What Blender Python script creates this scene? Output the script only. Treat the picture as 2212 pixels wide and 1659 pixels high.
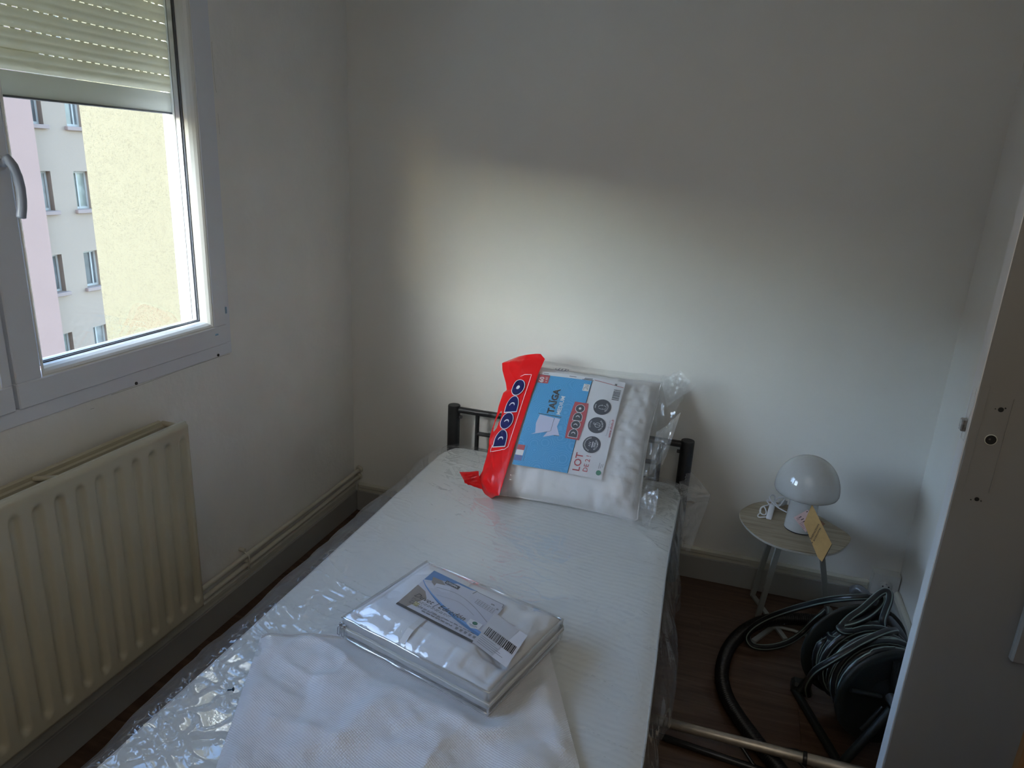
import bpy, bmesh, math, random
import numpy as np
from mathutils import Vector, Matrix

S = bpy.context.scene
for o in list(bpy.data.objects):
    bpy.data.objects.remove(o)
COL = S.collection
rad = math.radians

# ------------------------------------------------------------------ camera, sky, sun, exposure
CAM = np.array([1.45832414, -2.55254296, 1.5])
ROT = np.array([[0.9528731097353853, 0.29928539467496457, 0.049609366831952585],
                [0.13415768081970994, -0.26904381022774193, -0.9537385096845025],
                [-0.2720929132121846, 0.9154472571985726, -0.2965160465595701]])
FPX = 1539.6152618352364
cam = bpy.data.cameras.new('camera')
cam.sensor_width = 36.0
cam.lens = FPX / 2212 * 36
cam.clip_start = 0.02
cam.clip_end = 300
camo = bpy.data.objects.new('camera', cam)
COL.objects.link(camo)
m = Matrix.Identity(4)
for i in range(3):
    m[i][0], m[i][1], m[i][2], m[i][3] = ROT[0][i], -ROT[1][i], -ROT[2][i], CAM[i]
camo.matrix_world = m
S.camera = camo

SUN_EL, SUN_AZ = 21.0, 5.5          # azimuth measured from -y towards -x
w = bpy.data.worlds.new('sky')
S.world = w
w.use_nodes = True
nt = w.node_tree
bg = nt.nodes['Background']
sky = nt.nodes.new('ShaderNodeTexSky')
sky.sky_type = 'NISHITA'
sky.sun_disc = False
sky.sun_elevation = rad(28)
sky.sun_rotation = rad(180 + 25)
sky.dust_density = 1.0
sky.ozone_density = 1.5
wb = nt.nodes.new('ShaderNodeMix')          # camera white balance of the daylight
wb.data_type = 'RGBA'
wb.blend_type = 'MULTIPLY'
wb.inputs['Factor'].default_value = 1.0
wb.inputs['B'].default_value = (.94, 1.0, 1.12, 1)
nt.links.new(sky.outputs[0], wb.inputs['A'])
nt.links.new(wb.outputs['Result'], bg.inputs[0])
bg.inputs[1].default_value = 0.55

sl = bpy.data.lights.new('sun', 'SUN')
sl.energy = 1.8
sl.angle = rad(0.6)
sl.color = (1.0, 0.95, 0.86)
so = bpy.data.objects.new('sun', sl)
COL.objects.link(so)
sd = Vector((-math.sin(rad(SUN_AZ)) * math.cos(rad(SUN_EL)), -math.cos(rad(SUN_AZ)) * math.cos(rad(SUN_EL)), math.sin(rad(SUN_EL))))
so.rotation_euler = sd.to_track_quat('Z', 'Y').to_euler()

# added soft fill light under the ceiling, out of view behind the camera
hl_ = bpy.data.lights.new('fill_light', 'AREA')
hl_.shape = 'DISK'
hl_.size = 2.2
hl_.energy = 2.4
hl_.color = (1.0, .93, .82)
hlo = bpy.data.objects.new('fill_light', hl_)
COL.objects.link(hlo)
hlo.location = (1.9, -3.0, 2.40)

S.view_settings.view_transform = 'Standard'
S.view_settings.look = 'None'
S.view_settings.gamma = 1.0
S.view_settings.use_curve_mapping = False
S.view_settings.exposure = 2.02
S.cycles.max_bounces = 12
S.cycles.diffuse_bounces = 5
S.cycles.glossy_bounces = 5
S.cycles.transparent_max_bounces = 24
S.cycles.caustics_reflective = False
S.cycles.caustics_refractive = False
S.cycles.sample_clamp_indirect = 6

# ------------------------------------------------------------------ helpers
def at(px, py, axis, val):
    """point of the photograph on the world plane axis = val"""
    v = ROT.T @ np.array([px - 1106, py - 829.5, FPX])
    return CAM + v * ((val - CAM[axis]) / v[axis])

def _h(ix, iy, seed):
    n = (ix * 374761393 + iy * 668265263 + seed * 982451653) & 0xffffffff
    n = ((n ^ (n >> 13)) * 1274126177) & 0xffffffff
    return ((n ^ (n >> 16)) & 0xffff) / 65535.0

def vnoise(x, y, seed=0):
    x = np.asarray(x, float); y = np.asarray(y, float)
    ix = np.floor(x).astype(np.int64); iy = np.floor(y).astype(np.int64)
    fx = x - ix; fy = y - iy
    fx = fx * fx * fx * (fx * (fx * 6 - 15) + 10); fy = fy * fy * fy * (fy * (fy * 6 - 15) + 10)
    a = _h(ix, iy, seed); b = _h(ix + 1, iy, seed); c = _h(ix, iy + 1, seed); d = _h(ix + 1, iy + 1, seed)
    return (a + (b - a) * fx) * (1 - fy) + (c + (d - c) * fx) * fy

def fbm(x, y, seed=0, oct=3):
    r, a, t = 0, 1.0, 0
    for k in range(oct):
        r = r + a * vnoise(np.asarray(x) * 2 ** k, np.asarray(y) * 2 ** k, seed + k * 17); t += a; a *= .5
    return r / t

def ridge(x, y, seed=0):
    """sharp crests, as in creased film; 0..1"""
    return 1 - np.abs(2 * vnoise(x, y, seed) - 1)

def sstep(a, b, x):
    t = np.clip((np.asarray(x, float) - a) / (b - a), 0, 1)
    return t * t * (3 - 2 * t)

class MB:
    def __init__(s):
        s.v = []; s.f = []; s.sm = []; s.uv = []
    def add(s, v, f, smooth=False, uv=None):
        n = len(s.v)
        s.v += [tuple(map(float, p)) for p in v]
        for k, q in enumerate(f):
            s.f.append(tuple(n + i for i in q)); s.sm.append(smooth)
            s.uv.append(uv[k] if uv else None)
        return s
    def box(s, lo, hi, bev=0.0, M=None, seg=1):
        lo = np.array(lo, float); hi = np.array(hi, float)
        lo, hi = np.minimum(lo, hi), np.maximum(lo, hi)
        b = bmesh.new()
        bmesh.ops.create_cube(b, size=1.0)
        for q in b.verts:
            q.co = Vector([(lo[i] + hi[i]) / 2 + q.co[i] * (hi[i] - lo[i]) for i in range(3)])
        if bev > 0:
            bmesh.ops.bevel(b, geom=list(b.edges), offset=min(bev, .45 * min(hi - lo)), segments=seg, profile=.5, affect='EDGES')
        b.verts.index_update()
        vs = [q.co.copy() for q in b.verts]
        if M is not None:
            vs = [M @ q for q in vs]
        s.add(vs, [[q.index for q in fc.verts] for fc in b.faces], seg > 1)
        b.free()
        return s
    def tube(s, pts, r, n=10, closed=False, cap=True, rfun=None, uv=False, flat=1.0, up=None):
        P = np.array(pts, float); m = len(P)
        T = np.zeros_like(P)
        for i in range(m):
            a = P[(i - 1) % m] if (closed or i > 0) else P[i]
            b = P[(i + 1) % m] if (closed or i < m - 1) else P[i]
            T[i] = (b - a) / (np.linalg.norm(b - a) + 1e-12)
        N = np.array(up, float) if up is not None else np.cross(T[0], [0.31, .2, .93])
        if np.linalg.norm(np.cross(N, T[0])) < 1e-3: N = np.cross(T[0], [1, 0, 0.1])
        V = []
        ang = np.arange(n) * 2 * math.pi / n
        for i in range(m):
            N = N - T[i] * (N @ T[i]); N /= np.linalg.norm(N)
            B = np.cross(T[i], N)
            rr = rfun(i) if rfun else r
            for a in ang:
                V.append(P[i] + rr * (math.cos(a) * N + flat * math.sin(a) * B))
        F = []; U = []
        for i in range(m if closed else m - 1):
            j = (i + 1) % m
            for k in range(n):
                l = (k + 1) % n
                F.append((i * n + k, i * n + l, j * n + l, j * n + k))
                U.append(((i / m, k / n), (i / m, (k + 1) / n), ((i + 1) / m, (k + 1) / n), ((i + 1) / m, k / n)))
        if uv: s.add(V, F, True, U)
        else: s.add(V, F, True)
        if cap and not closed:
            s.add(V[:n], [tuple(range(n))[::-1]]); s.add(V[-n:], [tuple(range(n))])
        return s
    def cyl(s, a, b, r, n=16, r2=None, bev=0):
        a = np.array(a, float); b = np.array(b, float); d = b - a; L = np.linalg.norm(d); d /= L
        r2 = r if r2 is None else r2
        if bev:
            pts = [a, a + d * bev * .3, a + d * bev, b - d * bev, b - d * bev * .3, b]
            rr = [r - bev, r - bev * .3, r, r2, r2 - bev * .3, r2 - bev]
        else:
            pts = [a, b]; rr = [r, r2]
        return s.tube(pts, r, n, rfun=lambda i: rr[i])
    def lathe(s, prof, c, n=40, axis=(0, 0, 1)):
        V = []; F = []; m = len(prof)
        A = Vector(axis).to_track_quat('Z', 'Y').to_matrix()
        for (r, z) in prof:
            for k in range(n):
                a = k * 2 * math.pi / n
                V.append(Vector(c) + A @ Vector((r * math.cos(a), r * math.sin(a), z)))
        for i in range(m - 1):
            for k in range(n):
                l = (k + 1) % n
                F.append((i * n + k, i * n + l, (i + 1) * n + l, (i + 1) * n + k))
        s.add(V, F, True)
        return s
    def grid(s, X, smooth=True, keep=None, flip=False):
        """X: array (a, b, 3)"""
        a, b = X.shape[:2]
        F = []
        for i in range(a - 1):
            for j in range(b - 1):
                if keep is not None and not keep[i, j]: continue
                q = (i * b + j, (i + 1) * b + j, (i + 1) * b + j + 1, i * b + j + 1)
                F.append(q[::-1] if flip else q)
        s.add(X.reshape(-1, 3), F, smooth)
        return s
    def prism(s, poly, fn, t0, t1):
        """poly in 2D, fn(x, y, t) -> 3D"""
        n = len(poly)
        V = [fn(x, y, t0) for x, y in poly] + [fn(x, y, t1) for x, y in poly]
        F = [tuple(range(n))[::-1], tuple(range(n, 2 * n))]
        F += [(i, (i + 1) % n, n + (i + 1) % n, n + i) for i in range(n)]
        return s.add(V, F)

def link(o, parent=None):
    COL.objects.link(o)
    if parent is not None:
        o.parent = parent
    return o

WORLD = {}
def origin_of(o):
    return WORLD.get(o.name, np.zeros(3))

def obj(name, mb, mat, parent=None, origin=None, kind=None):
    """mb holds world coordinates; one mesh object is linked"""
    base = np.array(origin, float) if origin is not None else (origin_of(parent) if parent is not None else np.zeros(3))
    me = bpy.data.meshes.new(name)
    V = np.array(mb.v, float).reshape(-1, 3) - base
    me.from_pydata(V.tolist(), [], mb.f)
    me.polygons.foreach_set('use_smooth', mb.sm)
    if any(u is not None for u in mb.uv):
        L = me.uv_layers.new(name='UVMap')
        k = 0
        for u, f in zip(mb.uv, mb.f):
            for q in range(len(f)):
                L.data[k].uv = u[q] if u else (0, 0); k += 1
    me.update()
    me.materials.append(mat)
    o = bpy.data.objects.new(name, me)
    link(o, parent)
    o.location = base - (origin_of(parent) if parent is not None else 0)
    WORLD[o.name] = base
    if kind: o['kind'] = kind
    return o

def thing(name, label, cat, loc, group=None, kind=None):
    o = bpy.data.objects.new(name, None)
    o.empty_display_size = .05
    link(o)
    o.location = loc
    WORLD[o.name] = np.array(loc, float)
    if kind: o['kind'] = kind
    else: tag(o, label, cat, group)
    return o

def tag(o, label, cat, group=None):
    o['label'] = label; o['category'] = cat
    if group: o['group'] = group
    return o

# ---- text and flat print
_tc = {}
def text2d(body, size=1.0, bold=0.0, shear=0.0, align='LEFT'):
    key = (body, bold, shear)
    if key not in _tc:
        c = bpy.data.curves.new('t', 'FONT')
        c.body = body; c.size = 1.0; c.offset = bold; c.shear = shear; c.resolution_u = 2
        o = bpy.data.objects.new('t', c); COL.objects.link(o)
        me = bpy.data.meshes.new_from_object(o)
        V = np.array([v.co[:2] for v in me.vertices]).reshape(-1, 2)
        F = [tuple(p.vertices) for p in me.polygons]
        bpy.data.objects.remove(o); bpy.data.curves.remove(c); bpy.data.meshes.remove(me)
        _tc[key] = (V, F)
    V, F = _tc[key]
    if len(V) == 0: return V, F, 0
    x0, x1 = V[:, 0].min(), V[:, 0].max()
    V = V.copy(); V[:, 0] -= x0
    wd = (x1 - x0) * size
    V = V * size
    if align == 'CENTER': V[:, 0] -= wd / 2
    return V, F, wd

def circ(cx, cy, r, n=28, a0=0, a1=2 * math.pi, ry=None):
    ry = r if ry is None else ry
    full = abs(a1 - a0 - 2 * math.pi) < 1e-6
    k = n if full else n + 1
    return [(cx + r * math.cos(a0 + (a1 - a0) * i / n), cy + ry * math.sin(a0 + (a1 - a0) * i / n)) for i in range(k)]

def poly_add(mb, poly, fn):
    mb.add([fn(x, y) for x, y in poly], [tuple(range(len(poly)))])

def strip_add(mb, pts, wd, fn, closed=False):
    P = np.array(pts, float); n = len(P)
    V = []
    for i in range(n):
        a = P[(i - 1) % n] if (closed or i) else P[i]; b = P[(i + 1) % n] if (closed or i < n - 1) else P[i]
        d = b - a; d /= (np.linalg.norm(d) + 1e-12); nn = np.array([-d[1], d[0]])
        ww = wd[i] if hasattr(wd, '__len__') else wd
        V += [P[i] + nn * ww / 2, P[i] - nn * ww / 2]
    F = [(2 * i, 2 * i + 1, 2 * ((i + 1) % n) + 1, 2 * ((i + 1) % n)) for i in range(n if closed else n - 1)]
    mb.add([fn(x, y) for x, y in V], F)

def text_add(mb, body, fn, x, y, size, dx=(1, 0), dy=(0, 1), **k):
    V, F, wd = text2d(body, size, **k)
    mb.add([fn(x + a * dx[0] + b * dy[0], y + a * dx[1] + b * dy[1]) for a, b in V], F)
    return wd

# ------------------------------------------------------------------ materials
def mat(name, col, rough=.5, metal=0.0, spec=.5, var=0.0, vscale=8.0, bump=0.0, bscale=60.0, coat=0.0, detail=4, stretch=None, col2=None):
    m = bpy.data.materials.new(name); m.use_nodes = True
    n = m.node_tree.nodes; l = m.node_tree.links
    p = n['Principled BSDF']
    p.inputs['Base Color'].default_value = (*col, 1)
    p.inputs['Roughness'].default_value = rough
    p.inputs['Metallic'].default_value = metal
    p.inputs['Specular IOR Level'].default_value = spec
    p.inputs['Coat Weight'].default_value = coat
    tc = n.new('ShaderNodeTexCoord')
    vec = tc.outputs['Object']
    if stretch:
        mp = n.new('ShaderNodeMapping'); mp.inputs['Scale'].default_value = stretch
        l.new(vec, mp.inputs[0]); vec = mp.outputs[0]
    if var or col2:
        t = n.new('ShaderNodeTexNoise'); t.inputs['Scale'].default_value = vscale; t.inputs['Detail'].default_value = detail
        l.new(vec, t.inputs['Vector'])
        r = n.new('ShaderNodeValToRGB')
        a = tuple(c * (1 - var) for c in col); b = col2 if col2 else tuple(min(1, c * (1 + var)) for c in col)
        r.color_ramp.elements[0].position = .3; r.color_ramp.elements[1].position = .7
        r.color_ramp.elements[0].color = (*a, 1); r.color_ramp.elements[1].color = (*b, 1)
        l.new(t.outputs[0], r.inputs[0]); l.new(r.outputs[0], p.inputs['Base Color'])
    if bump:
        t = n.new('ShaderNodeTexNoise'); t.inputs['Scale'].default_value = bscale; t.inputs['Detail'].default_value = 3
        l.new(vec, t.inputs['Vector'])
        b = n.new('ShaderNodeBump'); b.inputs['Strength'].default_value = bump; b.inputs['Distance'].default_value = .004
        l.new(t.outputs[0], b.inputs['Height']); l.new(b.outputs[0], p.inputs['Normal'])
    return m

def film(name, haze=.06, tint=(.95, .97, 1.0), rough=.06, gloss=.10, edge=.75, bump=.4, bscale=40):
    """clear plastic sheet: mostly see-through, a little milky, mirror-like creases"""
    m = bpy.data.materials.new(name); m.use_nodes = True
    n = m.node_tree.nodes; l = m.node_tree.links
    n.remove(n['Principled BSDF'])
    out = n['Material Output']
    tr = n.new('ShaderNodeBsdfTransparent'); tr.inputs[0].default_value = (.97, .98, .98, 1)
    df = n.new('ShaderNodeBsdfDiffuse'); df.inputs[0].default_value = (*tint, 1)
    gl = n.new('ShaderNodeBsdfGlossy'); gl.inputs['Roughness'].default_value = rough; gl.inputs[0].default_value = (1, 1, 1, 1)
    lw = n.new('ShaderNodeLayerWeight'); lw.inputs[0].default_value = .35
    tc = n.new('ShaderNodeTexCoord')
    t = n.new('ShaderNodeTexNoise'); t.inputs['Scale'].default_value = bscale; t.inputs['Detail'].default_value = 2
    l.new(tc.outputs['Object'], t.inputs['Vector'])
    b = n.new('ShaderNodeBump'); b.inputs['Strength'].default_value = bump; b.inputs['Distance'].default_value = .003
    l.new(t.outputs[0], b.inputs['Height'])
    for q in (gl, lw): l.new(b.outputs[0], q.inputs['Normal'])
    mr = n.new('ShaderNodeMapRange'); mr.inputs['To Min'].default_value = gloss; mr.inputs['To Max'].default_value = edge
    pw = n.new('ShaderNodeMath'); pw.operation = 'POWER'; pw.inputs[1].default_value = 2.0
    l.new(lw.outputs['Facing'], pw.inputs[0]); l.new(pw.outputs[0], mr.inputs['Value'])
    m1 = n.new('ShaderNodeMixShader'); m1.inputs[0].default_value = haze
    l.new(tr.outputs[0], m1.inputs[1]); l.new(df.outputs[0], m1.inputs[2])
    m2 = n.new('ShaderNodeMixShader')
    l.new(mr.outputs[0], m2.inputs[0]); l.new(m1.outputs[0], m2.inputs[1]); l.new(gl.outputs[0], m2.inputs[2])
    l.new(m2.outputs[0], out.inputs[0])
    return m

def plain(name, col, rough=.6):
    return mat(name, col, rough)

WALL = mat('wall_paint', (.84, .83, .79), .55, bump=.06, bscale=180, var=.02, vscale=3)
WALL2 = mat('wall_paint_rough', (.83, .825, .79), .6, bump=.25, bscale=45, var=.03, vscale=6)
CEIL = mat('ceiling_paint', (.88, .87, .84), .8)
TRIM = mat('old_trim_paint', (.60, .58, .49), .35, bump=.12, bscale=25, var=.03)
PLINTH = mat('plinth_paint', (.36, .355, .335), .4, bump=.04, bscale=60)
PVC = mat('window_pvc', (.74, .77, .82), .3, bump=.03, bscale=90)
PVCB = mat('bead_pvc', (.84, .84, .80), .22)
GASKET = mat('gasket_rubber', (.10, .10, .11), .5)
SPACER = mat('spacer_aluminium', (.55, .54, .55), .35, metal=.6)
SHUT = mat('shutter_pvc', (.86, .83, .68), .45, var=.04, vscale=20)
SHUTBAR = mat('shutter_end_bar', (.86, .85, .77), .45)
def translucent(m, f):
    n = m.node_tree.nodes; l = m.node_tree.links; p = n['Principled BSDF']
    t = n.new('ShaderNodeBsdfTranslucent'); t.inputs[0].default_value = (.84, .80, .68, 1)
    x = n.new('ShaderNodeMixShader'); x.inputs[0].default_value = f
    l.new(p.outputs[0], x.inputs[1]); l.new(t.outputs[0], x.inputs[2]); l.new(x.outputs[0], n['Material Output'].inputs[0])
translucent(SHUT, .2); translucent(SHUTBAR, .14)
CAPB = mat('blue_film_scrap', (.30, .52, .70), .4)
DARK = mat('dark_hole', (.012, .012, .012), .6)
RADM = mat('radiator_enamel', (.52, .48, .36), .33, var=.05, vscale=5, bump=.05, bscale=30)
BLACKM = mat('black_powder_coat', (.014, .015, .017), .38, bump=.08, bscale=260)
MATT = mat('mattress_ticking', (.80, .81, .80), .9)
MSIDE = mat('mattress_border', (.10, .17, .26), .8, var=.35, vscale=9)
WHITEF = mat('white_fabric', (.80, .80, .82), .85, bump=.12, bscale=120)
LAMPM = mat('lamp_enamel', (.50, .49, .465), .07, coat=.3, var=.015, vscale=90)
CORDM = mat('white_cord', (.72, .73, .76), .4)
KRAFT = mat('kraft_card', (.52, .33, .13), .75, var=.06, vscale=60)
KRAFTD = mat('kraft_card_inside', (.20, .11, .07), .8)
PINKC = mat('pink_card', (.60, .42, .40), .7)
INK = mat('black_ink', (.012, .012, .016), .5)
GREYMET = mat('table_leg_metal', (.42, .43, .40), .45, metal=.3)
SOCK = mat('socket_plastic', (.58, .57, .54), .35)
RUB = mat('black_hose_plastic', (.012, .012, .013), .28)
REELM = mat('reel_plastic', (.012, .016, .014), .5, bump=.1, bscale=200)
REELB = mat('reel_bar', (.10, .11, .12), .35)
CHROME = mat('wand_metal', (.52, .46, .38), .38, metal=.8, var=.12, vscale=50)
DOORM = mat('door_paint_shaded', (.27, .255, .235), .42, bump=.3, bscale=28, var=.03, stretch=(1, 1, .35))  # the door's one paint, darkened: shade of the unlit face is in the colour
DOORE = mat('door_paint_lit', (.84, .84, .84), .4, bump=.15, bscale=40)  # same paint kept pale: window light on the edge is in the colour
STEEL = mat('latch_steel', (.5, .5, .5), .3, metal=1, var=.4, vscale=160)
BROWN = mat('varnished_wood', (.20, .095, .035), .35, var=.2, vscale=14, stretch=(8, 8, 1))
RED = mat('red_print', (.80, .012, .015), .28, bump=.15, bscale=22)
NAVY = mat('navy_print', (.012, .016, .11), .3)
WPRINT = mat('white_print', (.82, .82, .84), .4)
CARD = mat('insert_card', (.78, .78, .82), .4)
BOXRED = mat('logo_red', (.55, .05, .07), .4)
REDINK = mat('red_ink', (.5, .03, .06), .4)
LNAVY = mat('roundel_navy', (.03, .035, .06), .4)
LILAC = mat('cushion_print', (.60, .62, .82), .4)
GREENP = mat('green_print', (.02, .22, .14), .4)
BLUEP = mat('flag_blue', (.10, .14, .40), .4)
SWOOSH = mat('swoosh_blue', (.05, .22, .52), .35)
SWOOSHL = mat('swoosh_light_blue', (.16, .40, .78), .35)
GREYP = mat('grey_print', (.25, .25, .28), .4)
LGREY = mat('pale_grey_print', (.50, .50, .54), .4)
BARK = mat('label_black_bar', (.03, .035, .04), .4)
TAUPE = mat('label_taupe', (.30, .25, .22), .4)
YELP = mat('label_yellow', (.62, .56, .28), .4)
PINKW = mat('facade_pink', (.31, .185, .145), .9, var=.03, vscale=.8)
WHITEW = mat('facade_white', (.27, .19, .135), .9, var=.03, vscale=.6)
SILLM = mat('facade_sill', (.24, .165, .135), .9)
REVM = mat('facade_reveal', (.24, .20, .15), .9, var=.15, vscale=4)
FARFR = mat('far_frame', (.36, .33, .29), .6)
GRND = mat('asphalt', (.52, .51, .48), .95, var=.2, vscale=2)
ZIP = mat('zip_tape', (.62, .64, .62), .6, bump=.2, bscale=300)
CLEARE = film('clear_piping', haze=.12, gloss=.35, edge=.9, rough=.08, bump=.2)
FILM_M = film('mattress_film', haze=.085, gloss=.06, edge=.62, rough=.03, bump=.10, bscale=110)
FILM_C = film('crumpled_film', haze=.15, gloss=.07, edge=.9, rough=.05, bump=.35, bscale=70)
FILM_P = film('pillow_bag_film', haze=.07, gloss=.05, edge=.8, rough=.04, bump=.25, bscale=80)
FILM_D = film('duvet_bag_film', haze=.05, gloss=.06, edge=.8, rough=.05, bump=.35, bscale=26, tint=(.85, .9, 1.0))

def glassm(name, g0=.04, dirt=.0):
    m = bpy.data.materials.new(name); m.use_nodes = True
    n = m.node_tree.nodes; l = m.node_tree.links
    n.remove(n['Principled BSDF'])
    tr = n.new('ShaderNodeBsdfTransparent'); tr.inputs[0].default_value = (.95, .97, .96, 1)
    gl = n.new('ShaderNodeBsdfGlossy'); gl.inputs['Roughness'].default_value = .0
    lw = n.new('ShaderNodeLayerWeight'); lw.inputs[0].default_value = .5
    fr = n.new('ShaderNodeMath'); fr.operation = 'POWER'; fr.inputs[1].default_value = 5.0
    l.new(lw.outputs['Facing'], fr.inputs[0])
    sc_ = n.new('ShaderNodeMath'); sc_.operation = 'MULTIPLY_ADD'; sc_.inputs[1].default_value = .9; sc_.inputs[2].default_value = .025
    l.new(fr.outputs[0], sc_.inputs[0])
    mx = n.new('ShaderNodeMixShader')
    l.new(sc_.outputs[0], mx.inputs[0]); l.new(tr.outputs[0], mx.inputs[1]); l.new(gl.outputs[0], mx.inputs[2])
    l.new(mx.outputs[0], n['Material Output'].inputs[0])
    return m
GLASS = glassm('window_glass')

def stuccom():
    m = mat('cream_stucco', (.74, .64, .42), .95)
    n = m.node_tree.nodes; l = m.node_tree.links; p = n['Principled BSDF']
    tc = n.new('ShaderNodeTexCoord')
    t = n.new('ShaderNodeTexNoise'); t.inputs['Scale'].default_value = 75; t.inputs['Detail'].default_value = 4; t.inputs['Roughness'].default_value = .7
    l.new(tc.outputs['Object'], t.inputs['Vector'])
    r = n.new('ShaderNodeValToRGB')
    r.color_ramp.elements[0].position = .37; r.color_ramp.elements[0].color = (.092, .083, .056, 1)
    r.color_ramp.elements[1].position = .47; r.color_ramp.elements[1].color = (.160, .147, .100, 1)
    l.new(t.outputs[0], r.inputs[0]); l.new(r.outputs[0], p.inputs['Base Color'])
    b = n.new('ShaderNodeBump'); b.inputs['Strength'].default_value = .5; b.inputs['Distance'].default_value = .02
    l.new(t.outputs[0], b.inputs['Height']); l.new(b.outputs[0], p.inputs['Normal'])
    return m
STUCCO = stuccom()

def woodm(name, c1, c2, c3, rough, sx, scale=3.0, bump=.06):
    m = bpy.data.materials.new(name); m.use_nodes = True
    n = m.node_tree.nodes; l = m.node_tree.links; p = n['Principled BSDF']
    p.inputs['Roughness'].default_value = rough
    tc = n.new('ShaderNodeTexCoord'); oi = n.new('ShaderNodeObjectInfo')
    ad = n.new('ShaderNodeVectorMath'); ad.operation = 'ADD'
    sc = n.new('ShaderNodeVectorMath'); sc.operation = 'SCALE'; sc.inputs['Scale'].default_value = 30
    cb = n.new('ShaderNodeCombineXYZ')
    l.new(oi.outputs['Random'], cb.inputs[0]); l.new(oi.outputs['Random'], cb.inputs[1])
    l.new(cb.outputs[0], sc.inputs[0])
    l.new(tc.outputs['Object'], ad.inputs[0]); l.new(sc.outputs[0], ad.inputs[1])
    mp = n.new('ShaderNodeMapping'); mp.inputs['Scale'].default_value = sx
    l.new(ad.outputs[0], mp.inputs[0])
    t = n.new('ShaderNodeTexNoise'); t.inputs['Scale'].default_value = scale; t.inputs['Detail'].default_value = 6; t.inputs['Roughness'].default_value = .62; t.inputs['Distortion'].default_value = .5
    l.new(mp.outputs[0], t.inputs['Vector'])
    r = n.new('ShaderNodeValToRGB')
    r.color_ramp.elements[0].position = .30; r.color_ramp.elements[0].color = (*c1, 1)
    r.color_ramp.elements[1].position = .72; r.color_ramp.elements[1].color = (*c3, 1)
    e = r.color_ramp.elements.new(.5); e.color = (*c2, 1)
    l.new(t.outputs[0], r.inputs[0]); l.new(r.outputs[0], p.inputs['Base Color'])
    b = n.new('ShaderNodeBump'); b.inputs['Strength'].default_value = bump; b.inputs['Distance'].default_value = .002
    l.new(t.outputs[0], b.inputs['Height']); l.new(b.outputs[0], p.inputs['Normal'])
    return m
FLOORM = woodm('laminate_floor', (.050, .026, .016), (.092, .050, .030), (.145, .085, .052), .42, (1.2, 14, 1), 3.0)
TABLEM = woodm('pale_oak', (.17, .13, .085), (.30, .245, .165), (.40, .335, .235), .5, (1.5, 26, 1), 3.2, .04)
GRAINM = woodm('edge_white', (.44, .41, .35), (.46, .43, .37), (.48, .45, .39), .5, (1, 1, 1))

def weavem(name, col, scale, bump, rough=.45, spec=.5):
    m = mat(name, col, rough, spec=spec)
    n = m.node_tree.nodes; l = m.node_tree.links; p = n['Principled BSDF']
    tc = n.new('ShaderNodeTexCoord')
    mp = n.new('ShaderNodeMapping'); mp.inputs['Rotation'].default_value = (0, 0, rad(-23)); mp.inputs['Scale'].default_value = (scale, scale, scale)
    l.new(tc.outputs['Object'], mp.inputs[0])
    sx = n.new('ShaderNodeSeparateXYZ'); l.new(mp.outputs[0], sx.inputs[0])
    def sn(o):
        s = n.new('ShaderNodeMath'); s.operation = 'SINE'; l.new(o, s.inputs[0]); return s.outputs[0]
    mu = n.new('ShaderNodeMath'); mu.operation = 'MULTIPLY'
    l.new(sn(sx.outputs[0]), mu.inputs[0]); l.new(sn(sx.outputs[1]), mu.inputs[1])
    b = n.new('ShaderNodeBump'); b.inputs['Strength'].default_value = bump; b.inputs['Distance'].default_value = .003
    l.new(mu.outputs[0], b.inputs['Height']); l.new(b.outputs[0], p.inputs['Normal'])
    return m
SACKM = weavem('woven_plastic', (.77, .77, .78), 1050, .32, .30)

def quiltm():
    m = mat('mattress_quilt', (.74, .75, .73), .9)
    n = m.node_tree.nodes; l = m.node_tree.links; p = n['Principled BSDF']
    tc = n.new('ShaderNodeTexCoord')
    mp = n.new('ShaderNodeMapping'); mp.inputs['Scale'].default_value = (1, 1.0, 1); mp.inputs['Rotation'].default_value = (0, 0, rad(8))
    l.new(tc.outputs['Object'], mp.inputs[0])
    wv = n.new('ShaderNodeTexWave'); wv.wave_type = 'BANDS'; wv.bands_direction = 'Y'; wv.inputs['Scale'].default_value = 17; wv.inputs['Distortion'].default_value = 9; wv.inputs['Detail'].default_value = 1; wv.inputs['Detail Scale'].default_value = .25
    l.new(mp.outputs[0], wv.inputs['Vector'])
    b = n.new('ShaderNodeBump'); b.inputs['Strength'].default_value = .085; b.inputs['Distance'].default_value = .006
    l.new(wv.outputs['Fac'], b.inputs['Height']); l.new(b.outputs[0], p.inputs['Normal'])
    return m
QUILT = quiltm()

def hosem():
    m = mat('striped_hose', (.012, .013, .014), .3)
    n = m.node_tree.nodes; l = m.node_tree.links; p = n['Principled BSDF']
    uv = n.new('ShaderNodeUVMap'); uv.uv_map = 'UVMap'
    sx = n.new('ShaderNodeSeparateXYZ'); l.new(uv.outputs[0], sx.inputs[0])
    mu = n.new('ShaderNodeMath'); mu.operation = 'MULTIPLY'; mu.inputs[1].default_value = 4; l.new(sx.outputs[1], mu.inputs[0])
    fr = n.new('ShaderNodeMath'); fr.operation = 'FRACT'; l.new(mu.outputs[0], fr.inputs[0])
    gt = n.new('ShaderNodeMath'); gt.operation = 'LESS_THAN'; gt.inputs[1].default_value = .21; l.new(fr.outputs[0], gt.inputs[0])
    mx = n.new('ShaderNodeMix'); mx.data_type = 'RGBA'
    mx.inputs['A'].default_value = (.012, .014, .016, 1); mx.inputs['B'].default_value = (.24, .31, .27, 1)
    l.new(gt.outputs[0], mx.inputs['Factor']); l.new(mx.outputs['Result'], p.inputs['Base Color'])
    return m
HOSEM = hosem()

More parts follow.
